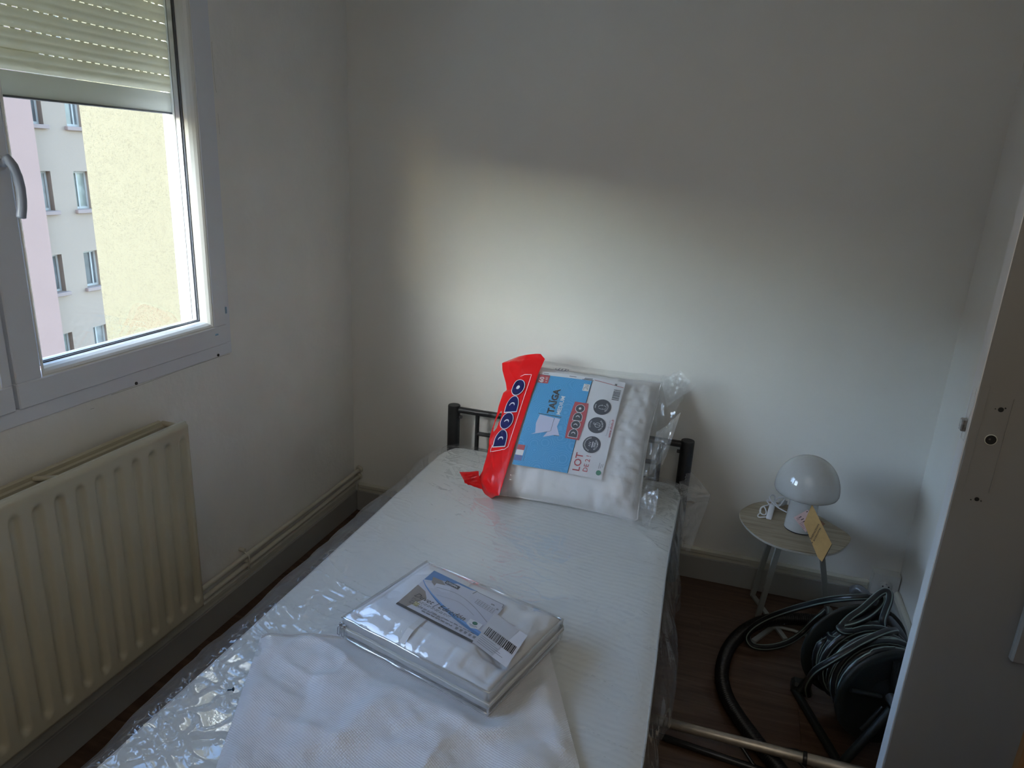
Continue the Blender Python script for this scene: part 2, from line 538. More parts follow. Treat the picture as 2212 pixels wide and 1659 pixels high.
def swirlm():
    m = mat('blue_swirl_print', (.06, .36, .66), .35)
    n = m.node_tree.nodes; l = m.node_tree.links; p = n['Principled BSDF']
    tc = n.new('ShaderNodeTexCoord')
    vo = n.new('ShaderNodeTexVoronoi'); vo.inputs['Scale'].default_value = 17; vo.inputs['Randomness'].default_value = .9
    l.new(tc.outputs['Object'], vo.inputs['Vector'])
    ns = n.new('ShaderNodeTexNoise'); ns.inputs['Scale'].default_value = 14; l.new(tc.outputs['Object'], ns.inputs['Vector'])
    ad = n.new('ShaderNodeMath'); ad.operation = 'MULTIPLY_ADD'; ad.inputs[1].default_value = .25
    l.new(ns.outputs[0], ad.inputs[0]); l.new(vo.outputs['Distance'], ad.inputs[2])
    mu = n.new('ShaderNodeMath'); mu.operation = 'MULTIPLY'; mu.inputs[1].default_value = 75; l.new(ad.outputs[0], mu.inputs[0])
    si = n.new('ShaderNodeMath'); si.operation = 'SINE'; l.new(mu.outputs[0], si.inputs[0])
    gt = n.new('ShaderNodeMath'); gt.operation = 'GREATER_THAN'; gt.inputs[1].default_value = .55; l.new(si.outputs[0], gt.inputs[0])
    mx = n.new('ShaderNodeMix'); mx.data_type = 'RGBA'
    mx.inputs['A'].default_value = (.030, .36, .74, 1); mx.inputs['B'].default_value = (.075, .43, .80, 1)
    l.new(gt.outputs[0], mx.inputs['Factor']); l.new(mx.outputs['Result'], p.inputs['Base Color'])
    return m
SWIRL = swirlm()

# ------------------------------------------------------------------ room shell
XR, ZC, YF, XF = 2.175, 2.5, -3.7, 3.3
def quad_wall(name, lo, hi, m):
    o = obj(name, MB().box(lo, hi), m); o['kind'] = 'structure'; return o

fl = obj('floor', MB().box((-.17, YF - .1, -.2), (XF + .1, .1, -.008)), DARK); fl['kind'] = 'structure'
random.seed(4)
pw = .192
k = 0
y = 0.0
pl_mesh = {}
while y > YF:
    off = (-.42, -1.05, -.10, -.75)[k % 4]
    x = off
    while x < XF:
        xa, xb = max(x, 0), min(x + 1.285, XF)
        ya = max(y - pw, YF)
        if xb - xa > .02 and not (xa > XR + .2 and ya > -1.0):
            p = MB().box((xa + .0003, ya + .0003, -.008), (xb - .0003, y - .0003, 0.0))
            obj('plank', p, FLOORM, fl, origin=((xa + xb) / 2, (ya + y) / 2, -.008))
        x += 1.285
    y -= pw; k += 1
quad_wall('ceiling', (-.17, YF - .1, ZC), (XF + .1, .1, ZC + .1), CEIL)
quad_wall('wall_back', (-.17, 0, 0), (XR + .1, .12, ZC), WALL)
quad_wall('wall_right', (XR, -1.0, 0), (XR + .1, 0, ZC), WALL)
quad_wall('wall_return', (XR, -1.02, 0), (XF + .1, -1.0, ZC), WALL)
quad_wall('wall_hall', (XF, YF, 0), (XF + .1, -1.02, ZC), WALL)
quad_wall('wall_front', (-.17, YF - .1, 0), (XF + .1, YF, ZC), WALL)

WY0, WY1, WZ0, WZ1 = -2.20, -.747, .891, 2.28      # window opening
def holed(mb, x_in, x_out, y0, y1, z0, z1, holes, face=1):
    ys = sorted({y0, y1, *[h[0] for h in holes], *[h[1] for h in holes]})
    zs = sorted({z0, z1, *[h[2] for h in holes], *[h[3] for h in holes]})
    for x in (x_in, x_out):
        for a, b in zip(ys, ys[1:]):
            for c, d in zip(zs, zs[1:]):
                if any(h[0] <= a + 1e-6 and b <= h[1] + 1e-6 and h[2] <= c + 1e-6 and d <= h[3] + 1e-6 for h in holes): continue
                mb.add([(x, a, c), (x, b, c), (x, b, d), (x, a, d)], [(0, 1, 2, 3)])
    for a, b, c, d in holes + [(y0, y1, z0, z1)]:
        q = [(a, c), (b, c), (b, d), (a, d)]
        for i in range(4):
            (p, r), (s, t) = q[i], q[(i + 1) % 4]
            mb.add([(x_in, p, r), (x_in, s, t), (x_out, s, t), (x_out, p, r)], [(0, 1, 2, 3)])
    return mb
wl = obj('wall_left', holed(MB(), 0.0, -.172, YF, .0, 0, ZC, [(WY0, WY1, WZ0, WZ1)]), WALL2); wl['kind'] = 'structure'

# baseboards: old moulded board above, new plinth before it
def baseboard(name, ax, a, b, side):
    r = thing(name, '', '', (0, 0, 0), kind='structure')
    def bx(t0, t1, z0, z1, bev):
        if ax == 'y':   # along y on the left wall
            return MB().box((t0, a, z0), (t1, b, z1), bev)
        if ax == 'x':
            return MB().box((a, -t1, z0), (b, -t0, z1), bev)
        return MB().box((XR - t1, a, z0), (XR - t0, b, z1), bev)
    mo = bx(-.001, .013, 0, .122, .003)
    t = bx(-.001, .018, .104, .130, .007)
    mo.add(t.v, t.f)
    obj('moulding', mo, TRIM, r)
    obj('plinth_board', bx(-.001, .021, .0005, .094, .0015), PLINTH, r)
    return r
baseboard('baseboard_left', 'y', YF + .01, -.0135, 1)
baseboard('baseboard_back', 'x', .0225, 2.082, 1)
baseboard('baseboard_right', 'r', -1.0, -.045, 1)

# heating pipes
def pipe_wob(seed, x, z, r):
    ys = np.linspace(-2.25, -.002, 60)
    return [(x + .003 * (vnoise(q * 4, 0, seed) - .5), q, z + .007 * (vnoise(q * 3, 1, seed) - .5)) for q in ys]
hp = thing('heating_pipe', 'upper cream painted heating pipe running along the wall into the corner', 'pipe', (.024, -1.1, .19), 'heating pipes along the left wall')
obj('pipe_run', MB().tube(pipe_wob(1, .026, .188, .0085), .0085, 12), TRIM, hp)
obj('wall_collar', MB().lathe([(0.0, 0), (.017, 0), (.016, .006), (.009, .010)], (.026, -.0005, .190), 16, (0, -1, 0)), TRIM, hp)
hp2 = thing('heating_pipe', 'lower cream painted heating pipe just above the baseboard', 'pipe', (.024, -1.1, .155), 'heating pipes along the left wall')
obj('pipe_run', MB().tube(pipe_wob(2, .024, .154, .0085), .0085, 12), TRIM, hp2)
obj('wall_collar', MB().lathe([(0.0, 0), (.015, 0), (.014, .006), (.009, .010)], (.024, -.0005, .156), 16, (0, -1, 0)), TRIM, hp2)
cp = at(534, 1195, 0, .03)
clip = MB()
clip.tube([(.0, cp[1], .206), (.018, cp[1], .202), (.036, cp[1], .192), (.038, cp[1], .172), (.034, cp[1], .142), (.015, cp[1], .141), (0, cp[1], .142)], .003, 8)
clip.cyl((0, cp[1], .208), (.022, cp[1], .208), .0065, 10, bev=.001)
clip.box((.0, cp[1] - .006, .166), (.034, cp[1] + .006, .176), .001)
tag(obj('pipe_clip', clip, TRIM, origin=(0.002, cp[1], .17)), 'small painted clip holding the two pipes to the wall', 'clip')

# ------------------------------------------------------------------ window
win = thing('window_1', '', '', (0, -1.45, WZ0), kind='structure')
def frame_rect(mb, y0, y1, z0, z1, w0, x0, x1, bev=.002, wb=None):
    """four rails: outer rect, width w0"""
    wb = w0 if wb is None else wb
    mb.box((x0, y0, z0), (x1, y1, z0 + wb), bev)
    mb.box((x0, y0, z1 - w0), (x1, y1, z1), bev)
    mb.box((x0, y0, z0 + wb), (x1, y0 + w0, z1 - w0), bev)
    mb.box((x0, y1 - w0, z0 + wb), (x1, y1, z1 - w0), bev)
    return mb
fr = frame_rect(MB(), WY0, WY1, WZ0, WZ1, .0225, -.07, .004, .001, .036)
frame_rect(fr, WY0 + .02, WY1 - .02, WZ0 + .03, WZ1 - .02, .035, -.075, -.055, .001)
fro = obj('window_frame', fr, PVC, win)
caps = MB()
for (px, py) in ((471, 767), (294, 828)):
    c = at(px, py, 0, .004); caps.cyl((.0035, c[1], c[2]), (.006, c[1], c[2]), .0042, 12)
obj('screw_hole', caps, DARK, fro)
blu = MB()
for (px, py, hh, ww) in ((452, 262, .011, .003), (487, 670, .010, .0032)):
    c = at(px, py, 0, .006); blu.box((.003, c[1] - ww, c[2] - hh), (.0085, c[1] + ww, c[2] + hh))
c = at(467, 723, 0, .008); blu.tube([(.0082, c[1] - .006, c[2]), (.009, c[1], c[2] + .001), (.0082, c[1] + .006, c[2])], .0035, 6)
obj('film_scrap', blu, CAPB, fro)

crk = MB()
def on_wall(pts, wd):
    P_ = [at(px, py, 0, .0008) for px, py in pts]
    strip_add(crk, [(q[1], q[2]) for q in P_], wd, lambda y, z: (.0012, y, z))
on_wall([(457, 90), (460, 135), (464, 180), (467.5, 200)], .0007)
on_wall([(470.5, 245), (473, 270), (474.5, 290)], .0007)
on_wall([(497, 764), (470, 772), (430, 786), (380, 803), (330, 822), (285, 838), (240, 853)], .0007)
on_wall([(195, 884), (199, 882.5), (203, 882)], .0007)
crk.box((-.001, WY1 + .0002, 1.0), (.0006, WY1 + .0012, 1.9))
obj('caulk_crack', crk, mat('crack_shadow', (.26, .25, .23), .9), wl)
def sash(name, y0, y1, yb0, yb1, right):
    z0, z1, zb0, zb1 = .926, 2.245, .985, 2.19
    s = MB()
    s.box((-.055, y0, z0), (.010, y1, zb0), .0025)
    s.box((-.055, y0, zb1), (.010, y1, z1), .0025)
    s.box((-.055, y0, zb0), (.010, yb0, zb1), .0025)
    s.box((-.055, yb1, zb0), (.010, y1, zb1), .0025)
    so_ = obj('sash', s, PVC, win)
    # glazing beads: quarter-round slopes from the sash face back to the glass
    bd = MB()
    d = .021
    prof = [(.0095, 0.0), (.0085, .002), (.0095, .0045), (.006, .010), (-.001, .0155), (-.010, .0195), (-.019, d), (-.024, d)]
    rows = []
    for x, t in prof:
        rows.append([(x, yb0 + t, zb0 + t), (x, yb1 - t, zb0 + t), (x, yb1 - t, zb1 - t), (x, yb0 + t, zb1 - t)])
    for i in range(len(rows) - 1):
        for q in range(4):
            bd.add([rows[i][q], rows[i][(q + 1) % 4], rows[i + 1][(q + 1) % 4], rows[i + 1][q]], [(0, 1, 2, 3)], 1 < i < 6)
    obj('glazing_bead', bd, PVCB, so_)
    g0, g1, gz0, gz1 = yb0 + d - .004, yb1 - d + .004, zb0 + d - .004, zb1 - d + .004
    gk = frame_rect(MB(), g0, g1, gz0, gz1, .0065, -.0262, -.0225, 0)
    obj('gasket', gk, GASKET, so_)
    sp = frame_rect(MB(), g0 - .003, g1 + .003, gz0 - .003, gz1 + .003, .011, -.0440, -.0300, 0)
    obj('glass_spacer', sp, SPACER, so_)
    for xg in (-.028, -.0455):
        obj('glass_pane', MB().box((xg - .0015, g0 - .004, gz0 - .004), (xg + .0015, g1 + .004, gz1 + .004)), GLASS, so_)
    gk2 = frame_rect(MB(), g0 - .003, g1 + .003, gz0 - .003, gz1 + .003, .010, -.052, -.0472, 0)
    obj('outer_gasket', gk2, PVCB, so_)
    return so_
sr = sash('sash', -1.456, -.770, -1.394, -.825, True)
obj('meeting_stile', MB().box((-.06, -1.475, .93), (-.004, -1.45, 2.24)), PVC, win)
sl2 = sash('sash', -2.176, -1.465, -2.122, -1.490, False)
# handle of the right sash
hb = at(-1, 352, 0, .012)
hy, hz = hb[1] - .006, hb[2]
hd = MB()
hd.cyl((.010, hy, hz), (.020, hy, hz), .0165, 24, bev=.002)
obj('handle_rose', hd, mat('handle_rose_plastic', (.66, .67, .68), .3), win)
hn = MB()
hx = .052
def hp_(px, py, x=hx): return tuple(at(px, py, 0, x))
pts = [(.018, hy, hz), (.036, hy, hz + .001), hp_(16, 343, .046), hp_(28, 358), hp_(38, 381), hp_(44, 405), hp_(47, 430), hp_(47.5, 450), hp_(46, 466), hp_(45.5, 472)]
P = []
for i in range(len(pts) - 1):
    for t in np.linspace(0, 1, 4, endpoint=False):
        P.append(np.array(pts[i]) * (1 - t) + np.array(pts[i + 1]) * t)
P.append(np.array(pts[-1]))
hn.tube(P, .0085, 16, rfun=lambda i: .0075 if i < 6 else (.0085 if i < len(P) - 3 else .0085 * (1, .93, .6)[i - len(P) + 3]), flat=1.15)
obj('handle_lever', hn, mat('handle_grey', (.30, .34, .42), .32), win)

# ------------------------------------------------------------------ roller shutter
sh = thing('roller_shutter', 'cream roller shutter lowered over the top half of the window', 'shutter', (-.14, -1.47, 1.585))
xs = -.14
sy0, sy1 = WY0 + .012, WY1 - .012
def slat_mesh(z0, z1, lobes=True):
    mb = MB()
    n = 17
    prof = []
    for i in range(n):
        t = i / (n - 1)
        b = .0038 * abs(math.sin(math.pi * t * 2)) ** .8 + .0035 * math.sin(math.pi * t) if lobes else .0015 * math.sin(math.pi * t)
        prof.append((xs + .003 + b, z0 + (z1 - z0) * t))
    back = [(xs - .004, z1), (xs - .004, z0)]
    pr = prof + back
    V = [(x, sy0, z) for x, z in pr] + [(x, sy1, z) for x, z in pr]
    q = len(pr)
    F = [(i, (i + 1) % q, q + (i + 1) % q, q + i) for i in range(q)]
    mb.add(V, F[:n - 1], True); mb.add(V, F[n - 1:])
    mb.add(V[:q], [tuple(range(q))[::-1]]); mb.add(V[q:], [tuple(range(q))])
    return mb
obj('end_bar', slat_mesh(1.586, 1.6405, False), SHUTBAR, sh)
st = MB().box((xs - .006, sy0, 1.583), (xs + .006, sy1, 1.588), .001)
obj('rubber_lip', st, GASKET, sh)
zz = 1.6425
pitch = .0447
for i in range(14):
    sla = obj('slat', slat_mesh(zz, zz + pitch - .0026), SHUT, sh)
    web = MB()
    yy = sy0
    while yy < sy1:
        if i == 0 and yy < -1.2:
            web.box((xs - .002, yy, zz + pitch - .0030), (xs + .001, yy + .026, zz + pitch + .0004))
        else:
            web.box((xs - .002, yy, zz + pitch - .0030), (xs + .001, yy + .0115, zz + pitch + .0004))
        yy += .026
    obj('slotted_web', web, SHUT, sla, kind='stuff')
    zz += pitch
for yy in (WY0, WY1 - .012):
    g = MB().box((-.17, yy, WZ0), (-.105, yy + .012, WZ1), .001)
    obj('guide_rail', g, PVCB, sh)

# the rest of the building round the room
ob = MB()
ob.box((-.172, YF - 14, 2.62), (9, 4, 12)); ob.box((-.172, YF - 14, -9), (9, 4, -.22))
ob.box((-.172, YF - 14, -.22), (9, YF - .12, 2.62)); ob.box((-.172, .14, -.22), (9, 4, 2.62))
obo = obj('wall_outside', ob, SILLM); obo['kind'] = 'structure'

# outer sill
tag(obj('outer_window_sill', MB().box((-.27, WY0 - .05, WZ0 - .05), (-.075, WY1 + .05, WZ0 + .012), .004), mat('sill_stone', (.55, .53, .48), .8), origin=(-.24, -1.47, WZ0 - .05)), 'pale outer window sill below the glass outside', 'sill')

# ------------------------------------------------------------------ outside
cw = thing('cream_building', 'sunlit cream stucco building wall close outside the window', 'building', (-2.8, 5.0, -9))
obj('stucco_wall', MB().box((-5.62, 4.02, -9), (-.0, 9, 9)), STUCCO, cw)
obj('roof_slab', MB().box((-5.8, 4.015, 9), (-.0, 9.1, 9.25), .02), SILLM, cw)
fb = thing('apartment_building', 'white and pink apartment building seen far through the window', 'building', (-24, 15, -9))
cols = [(15.30, 15.955), (16.81, 17.46)]
rows = [(.49 + 2.67 * k, -.755 + 2.67 * k) for k in range(3, -4, -1)]
holes = [(a, b, r1, r0) for a, b in cols for r0, r1 in rows]
obj('white_facade', holed(MB(), -20.0, -20.28, 15.0, 24, -9, 10.5, holes), WHITEW, fb)
obj('core', MB().box((-27, 15.1, -9), (-20.30, 23.9, 10.5)), REVM, fb)
for i, (a, b, r1, r0) in enumerate(holes):
    f = frame_rect(MB(), a, b, r1, r0, .075, -20.25, -20.19, 0)
    f.box((-20.245, (a + b) / 2 + (.08 if i % 2 else -.08), r1), (-20.185, (a + b) / 2 + (.14 if i % 2 else -.02), r0))
    wo = obj('window', f, FARFR, fb)
    shade = [(.13, .13, .12), (.24, .22, .19), (.10, .095, .09), (.22, .22, .18)][(i * 7 + i // 7) % 4]
    obj('pane', MB().box((-20.235, a + .05, r1 + .05), (-20.225, b - .05, r0 - .05)), mat('far_pane', shade, .25, var=.25, vscale=4), wo)
    obj('sill', MB().box((-20.30, a - .10, r1 - .13), (-19.87, b + .10, r1 - .005), .015), SILLM, fb)
obj('pink_facade', MB().box((-26, 2.0, -9), (-19.75, 15.39, 10.5)).box((-26, -20.0, -9), (-20.5, 2.0, 5.6)).box((-26, -60.0, -9), (-20.5, -20.0, 3.4)), PINKW, fb)  # the two lower blocks are out of view, added to cut the sky light
obj('parapet', MB().box((-26.2, 1.9, 10.5), (-19.3, 24.1, 10.8)), SILLM, fb)
gd = obj('ground_outside', MB().box((-120, -120, -9.3), (-.3, 120, -9.0)), GRND); gd['kind'] = 'structure'

# ------------------------------------------------------------------ radiator
RY1, RY0, RZ0, RZ1, RX = -1.080, -2.28, .212, .790, .120
rd = thing('radiator', 'cream steel panel radiator with vertical grooves below the window', 'radiator', (.07, -1.68, RZ0))
def rad_panel(x_face, thick, sgn, grooves=True):
    gp = .05335
    ys = [RY1 - .0]
    ny = int(round((RY1 - RY0) / .0033)); nz = 84
    Y = np.linspace(RY1, RY0, ny + 1); Z = np.linspace(RZ0, RZ1, nz + 1)
    YY, ZZ = np.meshgrid(Y, Z, indexing='ij')
    ph = (RY1 - .031 - YY) / gp
    k = np.round(ph); dy = (ph - k) * gp
    inn = (k >= 0) & (k <= 21)
    # stadium shaped grooves
    zt, zb = RZ1 - .040, RZ0 + .040
    zc = np.clip(ZZ, zb + .010, zt - .010)
    dd = np.sqrt((dy) ** 2 + (ZZ - zc) ** 2)
    g = sstep(.0150, .0040, dd) * inn * .0115
    edge = np.minimum(np.minimum(RY1 - YY, YY - RY0), np.minimum(RZ1 - ZZ, ZZ - RZ0))
    rim = sstep(.008, 0, edge) * .012
    X = x_face - sgn * (g + rim)
    mb = MB()
    G = np.stack([X, YY, ZZ], -1)
    mb.grid(G, True, flip=(sgn < 0))
    return mb
fp = rad_panel(RX, .02, 1)
fp.box((RX - .024, RY0, RZ0), (RX - .0125, RY1, RZ1), .0015)
obj('front_panel', fp, RADM, rd)
bp = MB().box((.030, RY0, RZ0), (.050, RY1 + .0, RZ1 - .012), .006)
bp.box((.034, RY0, RZ1 - .018), (.046, RY1 - .02, RZ1 - .002), .003)
obj('back_panel', bp, RADM, rd)
tr = MB()
for yy in np.arange(RY1 - .03, RY0, -.105):
    tr.box((.048, yy - .0006, RZ0 + .03), (.102, yy + .0006, RZ1 - .035))
obj('convector_fins', tr, RADM, rd, kind='stuff')
p = at(112, 1032, 0, .075)
bk = MB(); bk.cyl((.046, p[1] - .02, RZ1 - .012), (.112, p[1] + .01, RZ1 - .008), .006, 10)
obj('top_tie', bk, RADM, rd)
bk = MB(); bk.cyl((.040, RY1 - .012, RZ1 - .014), (.100, RY1 - .012, RZ1 - .014), .008, 12)
obj('top_tie', bk, RADM, rd)
for z_ in (RZ0 + .03, RZ1 - .10):
    obj('wall_bracket', MB().cyl((.035, RY1 - .3, z_), (.001, RY1 - .3, z_), .01, 10), RADM, rd)
vb = MB().cyl((.08, RY1 - .02, RZ0 + .025), (.08, RY1 - .02, .188), .010, 10)
obj('valve_pipe', vb, RADM, rd)

# ------------------------------------------------------------------ bed
bd = thing('metal_bed', 'black metal single bed frame with a tubular headboard', 'bed', (.94, -1.03, 0))
PX = (.484, 1.391)
hb_ = MB()
for i, x in enumerate(PX):
    hb_ = MB()
    hb_.cyl((x, -.060, 0.0), (x, -.060, .571), .0245, 28, bev=.0015)
    pst = obj('headboard_post', hb_, BLACKM, bd)
    cap = MB().cyl((x, -.060, .5705), (x, -.060, .5735), .0235, 28, bev=.001)
    obj('post_cap', cap, mat('cap_plastic', (.03, .032, .034), .5), pst)
    s = 1 if i == 0 else -1
    obj('bolt', MB().cyl((x + s * .022, -.060, .527), (x + s * .034, -.060, .527), .0065, 10), BLACKM, pst)
def rail(z, xa, xb, r=.0105, name='headboard_rail'):
    obj(name, MB().cyl((xa, -.060, z), (xb, -.060, z), r, 14), BLACKM, bd)
rail(.556, PX[0] + .02, PX[1] - .02, .0125)
rail(.468, .583, 1.297, .0085)
rail(.398, .583, 1.297, .0085)
rail(.25, PX[0] + .02, PX[1] - .02, .0125)
for x in (.583, .76, .94, 1.12, 1.297):
    obj('headboard_bar', MB().cyl((x, -.060, .25), (x, -.060, .556), .0085, 12), BLACKM, bd)
for x in (.505, 1.370):
    obj('side_rail', MB().box((x - .012, -2.02, .215), (x + .012, -.075, .255), .002), BLACKM, bd)
for yy in np.linspace(-1.95, -.15, 10):
    obj('bed_slat', MB().box((.505, yy - .02, .252), (1.370, yy + .02, .262), .002), BLACKM, bd)
for x in (.49, 1.385):
    obj('foot_leg', MB().cyl((x, -2.03, 0), (x, -2.03, .40), .0245, 20, bev=.0015), BLACKM, bd)
rail(.25, 0, 0.001, .001) if False else None
obj('foot_rail', MB().cyl((.49, -2.03, .24), (1.385, -2.03, .24), .0125, 14), BLACKM, bd)

# ------------------------------------------------------------------ mattress
MX0, MX1, MY0, MY1, MZ0, MZ1 = .478, 1.405, -2.005, -.09, .2625, .420
ma = thing('mattress', 'white quilted single mattress with a dark blue side border', 'mattress', (.94, -1.05, MZ0))
def mx_right(y):   # the right edge runs slightly out of square
    return 1.392 + .030 * sstep(-.5, -1.5, y)
mb = MB()
ny, nx = 110, 60
Y = np.linspace(MY1, MY0, ny); U = np.linspace(0, 1, nx)
YY, UU = np.meshgrid(Y, U, indexing='ij')
XX = MX0 + (mx_right(YY) - MX0) * UU
# rounded corners at the head
e = np.minimum(XX - MX0, mx_right(YY) - XX); e2 = np.minimum(MY1 - YY, YY - MY0)
rc = .07
inc = np.clip(rc - e, 0, rc); YY2 = YY - np.where(YY > -1, (rc - np.sqrt(np.maximum(rc ** 2 - inc ** 2, 0))) * np.clip(1 - (MY1 - YY) / .4, 0, 1), 0)
ZZ = MZ1 - .010 * (1 - sstep(0, .03, e)) - .010 * (1 - sstep(0, .03, e2)) + .004 * (fbm(XX * 5, YY * 5, 3) - .5) - .0035
mb.grid(np.stack([XX, YY2, ZZ], -1), True, flip=True)
TOPZ = ZZ
obj('quilted_top', mb, QUILT, ma)
mb = MB()
ring = []
for j in range(nx): ring.append((XX[0, j], YY2[0, j], ZZ[0, j]))
for i in range(1, ny): ring.append((XX[i, -1], YY2[i, -1], ZZ[i, -1]))
for j in range(nx - 2, -1, -1): ring.append((XX[-1, j], YY2[-1, j], ZZ[-1, j]))
for i in range(ny - 2, 0, -1): ring.append((XX[i, 0], YY2[i, 0], ZZ[i, 0]))
n = len(ring)
V = ring + [(x, y, z - .008) for x, y, z in ring] + [(x, y, MZ0 + .008) for x, y, z in ring] + [(x, y, MZ0) for x, y, z in ring]
F = [(k * n + i, k * n + (i + 1) % n, (k + 1) * n + (i + 1) % n, (k + 1) * n + i) for k in range(3) for i in range(n)]
mb.add(V, F, False); mb.add(V[3 * n:], [tuple(range(n))])
obj('side_border', mb, MSIDE, ma)
obj('piping', MB().tube([(x, y, z - .002) for x, y, z in ring[::2]], .0035, 6, closed=True), mat('mattress_piping', (.62, .64, .66), .8), ma)

# ------------------------------------------------------------------ plastic wrap of the mattress
def film_top(x, y):
    """height of the wrap above the mattress plane"""
    wx = x + .05 * (fbm(x * 6, y * 6, 301) - .5); wy = y + .07 * (fbm(x * 5 + 9, y * 7, 303) - .5)
    cre = ridge(wx * 5 + 2 * wy, wy * 19 + 6 * wx, 5) ** 18 * .0070 + ridge(wx * 9 - wy * 4, wy * 30 + 9 * wx, 9) ** 14 * .0042 + ridge(wx * 14 + wy * 10, wy * 15 - 11 * wx, 13) ** 16 * .0040 + ridge(wx * 20 - wy * 14, wy * 24 + 12 * wx, 17) ** 16 * .0026
    cre = cre * (.35 + 1.1 * vnoise(x * 6, y * 7, 305))
    near_l = sstep(.85, .50, x); near_r = sstep(1.15, 1.40, x)
    front = sstep(-.8, -1.4, y)
    amp = .30 + 1.15 * near_l * (.35 + .85 * front) + .45 * near_r + .30 * front
    big = .003 * fbm(x * 4, y * 6, 21, 2)
    return .4185 + big + cre * amp + .0050 * ridge(x * 3.2 + 1.6 * y, y * 3 - 2.2 * x, 31) ** 10 + .003 * ridge(x * 2.2 - 2.6 * y, y * 4.4 + 2.8 * x, 33) ** 12
mb = MB()
ys = np.linspace(-.082, -2.03, 620)
sec = []
us = np.concatenate([np.linspace(-.30, 0, 26, endpoint=False), np.linspace(0, 1, 300), np.linspace(1, 1.30, 27)[1:]])
YY, UU = np.meshgrid(ys, us, indexing='ij')
xr = mx_right(YY)
XT = MX0 + (xr - MX0) * np.clip(UU, 0, 1)
ZT = film_top(XT, YY)
# left skirt: puffs out to a wavy lip, then falls
tl = np.clip(-UU / .30, 0, 1)
lipw = .030 + .030 * fbm(YY * 3.1, YY * 0, 41) + .035 * ridge(YY * 2.3, YY * 0 + .5, 43) ** 3
XL = MX0 - lipw * np.sin(np.minimum(tl * 1.9, 1.0) * math.pi / 2) + .028 * np.clip((tl - .55) / .45, 0, 1) + .006 * (vnoise(YY * 22, tl * 5, 44) - .5) * np.minimum(tl * 4, 1)
ZL = .4185 - .030 * sstep(0, .45, tl) - .15 * np.clip((tl - .42) / .58, 0, 1) + .018 * (vnoise(YY * 14 + tl * 3, tl * 4, 45) - .5) * np.minimum(tl * 3, 1)
tr_ = np.clip((UU - 1) / .30, 0, 1)
lipr = .014 + .030 * fbm(YY * 4.1, YY * 0, 51) + .022 * ridge(YY * 3.3 + .3, YY * 0 + .5, 53) ** 3
XRt = xr + lipr * np.sin(np.minimum(tr_ * 1.4, 1.0) * math.pi / 2) + .012 * (vnoise(YY * 26 + tr_ * 4, tr_ * 4, 54) - .5) * np.minimum(tr_ * 4, 1)
ZR = .4185 - .20 * tr_ + .012 * (vnoise(YY * 17, tr_ * 4, 55) - .5) * np.minimum(tr_ * 4, 1)
X = np.where(UU < 0, XL, np.where(UU > 1, XRt, XT))
Z = np.where(UU < 0, ZL, np.where(UU > 1, ZR, ZT))
# keep within the rounded head corners
ee = np.minimum(XT - MX0, xr - XT)
inc = np.clip(.07 - ee, 0, .07)
Y2 = YY - (.07 - np.sqrt(np.maximum(.07 ** 2 - inc ** 2, 0))) * np.clip(1 - (-.082 - YY) / .4, 0, 1)
mb.grid(np.stack([X, Y2, Z], -1), True, flip=True)
wrap = thing('mattress_plastic_wrap', 'clear crinkled plastic film wrapped around the mattress', 'plastic wrap', (.94, -1.05, .27))
obj('film_sheet', mb, FILM_M, wrap)
# loose corner of film at the head, right
c0 = at(1493, 1018, 1, -.13); c1 = at(1535, 1068, 1, -.14); c2 = at(1530, 1086, 1, -.15); c3 = at(1490, 1195, 1, -.30)
a0 = np.array([1.385, -.115, .415]); a1 = np.array([1.395, -.33, .41])
a2 = np.array([1.40, -.12, .30])
def patch(mb, A, B, C_, D, n=16, amp=.010, seed=3):
    u = np.linspace(0, 1, n); UU, VV = np.meshgrid(u, u, indexing='ij')
    Q = (A[None, None] * ((1 - UU) * (1 - VV))[..., None] + B[None, None] * (UU * (1 - VV))[..., None] + C_[None, None] * (UU * VV)[..., None] + D[None, None] * ((1 - UU) * VV)[..., None])
    nrm = np.cross(B - A, D - A); nrm = nrm / np.linalg.norm(nrm)
    w_ = amp * (ridge(UU * 3 + VV * 2, VV * 4, seed) + .5 * ridge(UU * 7 - VV * 5, VV * 8 + UU * 3, seed + 50) - .75) * (np.minimum(UU, 1 - UU) * 4).clip(0, 1)
    mb.grid(Q + w_[..., None] * nrm, True)
cf = MB()
patch(cf, np.array([1.38, -.10, .425]), c0, c1, np.array([1.395, -.16, .425]), 30, .014, seed=3)
patch(cf, np.array([1.395, -.16, .425]), c1, c2, np.array([1.398, -.20, .40]), 24, .012, seed=4)
patch(cf, np.array([1.398, -.20, .40]), c2, c3, np.array([1.405, -.33, .33]), 34, .022, seed=5)
t0 = at(1395, 1042, 2, .424); t1 = at(1475, 1045, 2, .44); t2 = at(1507, 1060, 2, .43); t3 = at(1462, 1080, 2, .424)
patch(cf, t0, t1, t2, t3, 24, .010, seed=8)
cf.tube([c0, c1], .0009, 5); cf.tube([c1, c2], .0009, 5)
obj('loose_corner', cf, FILM_C, wrap)

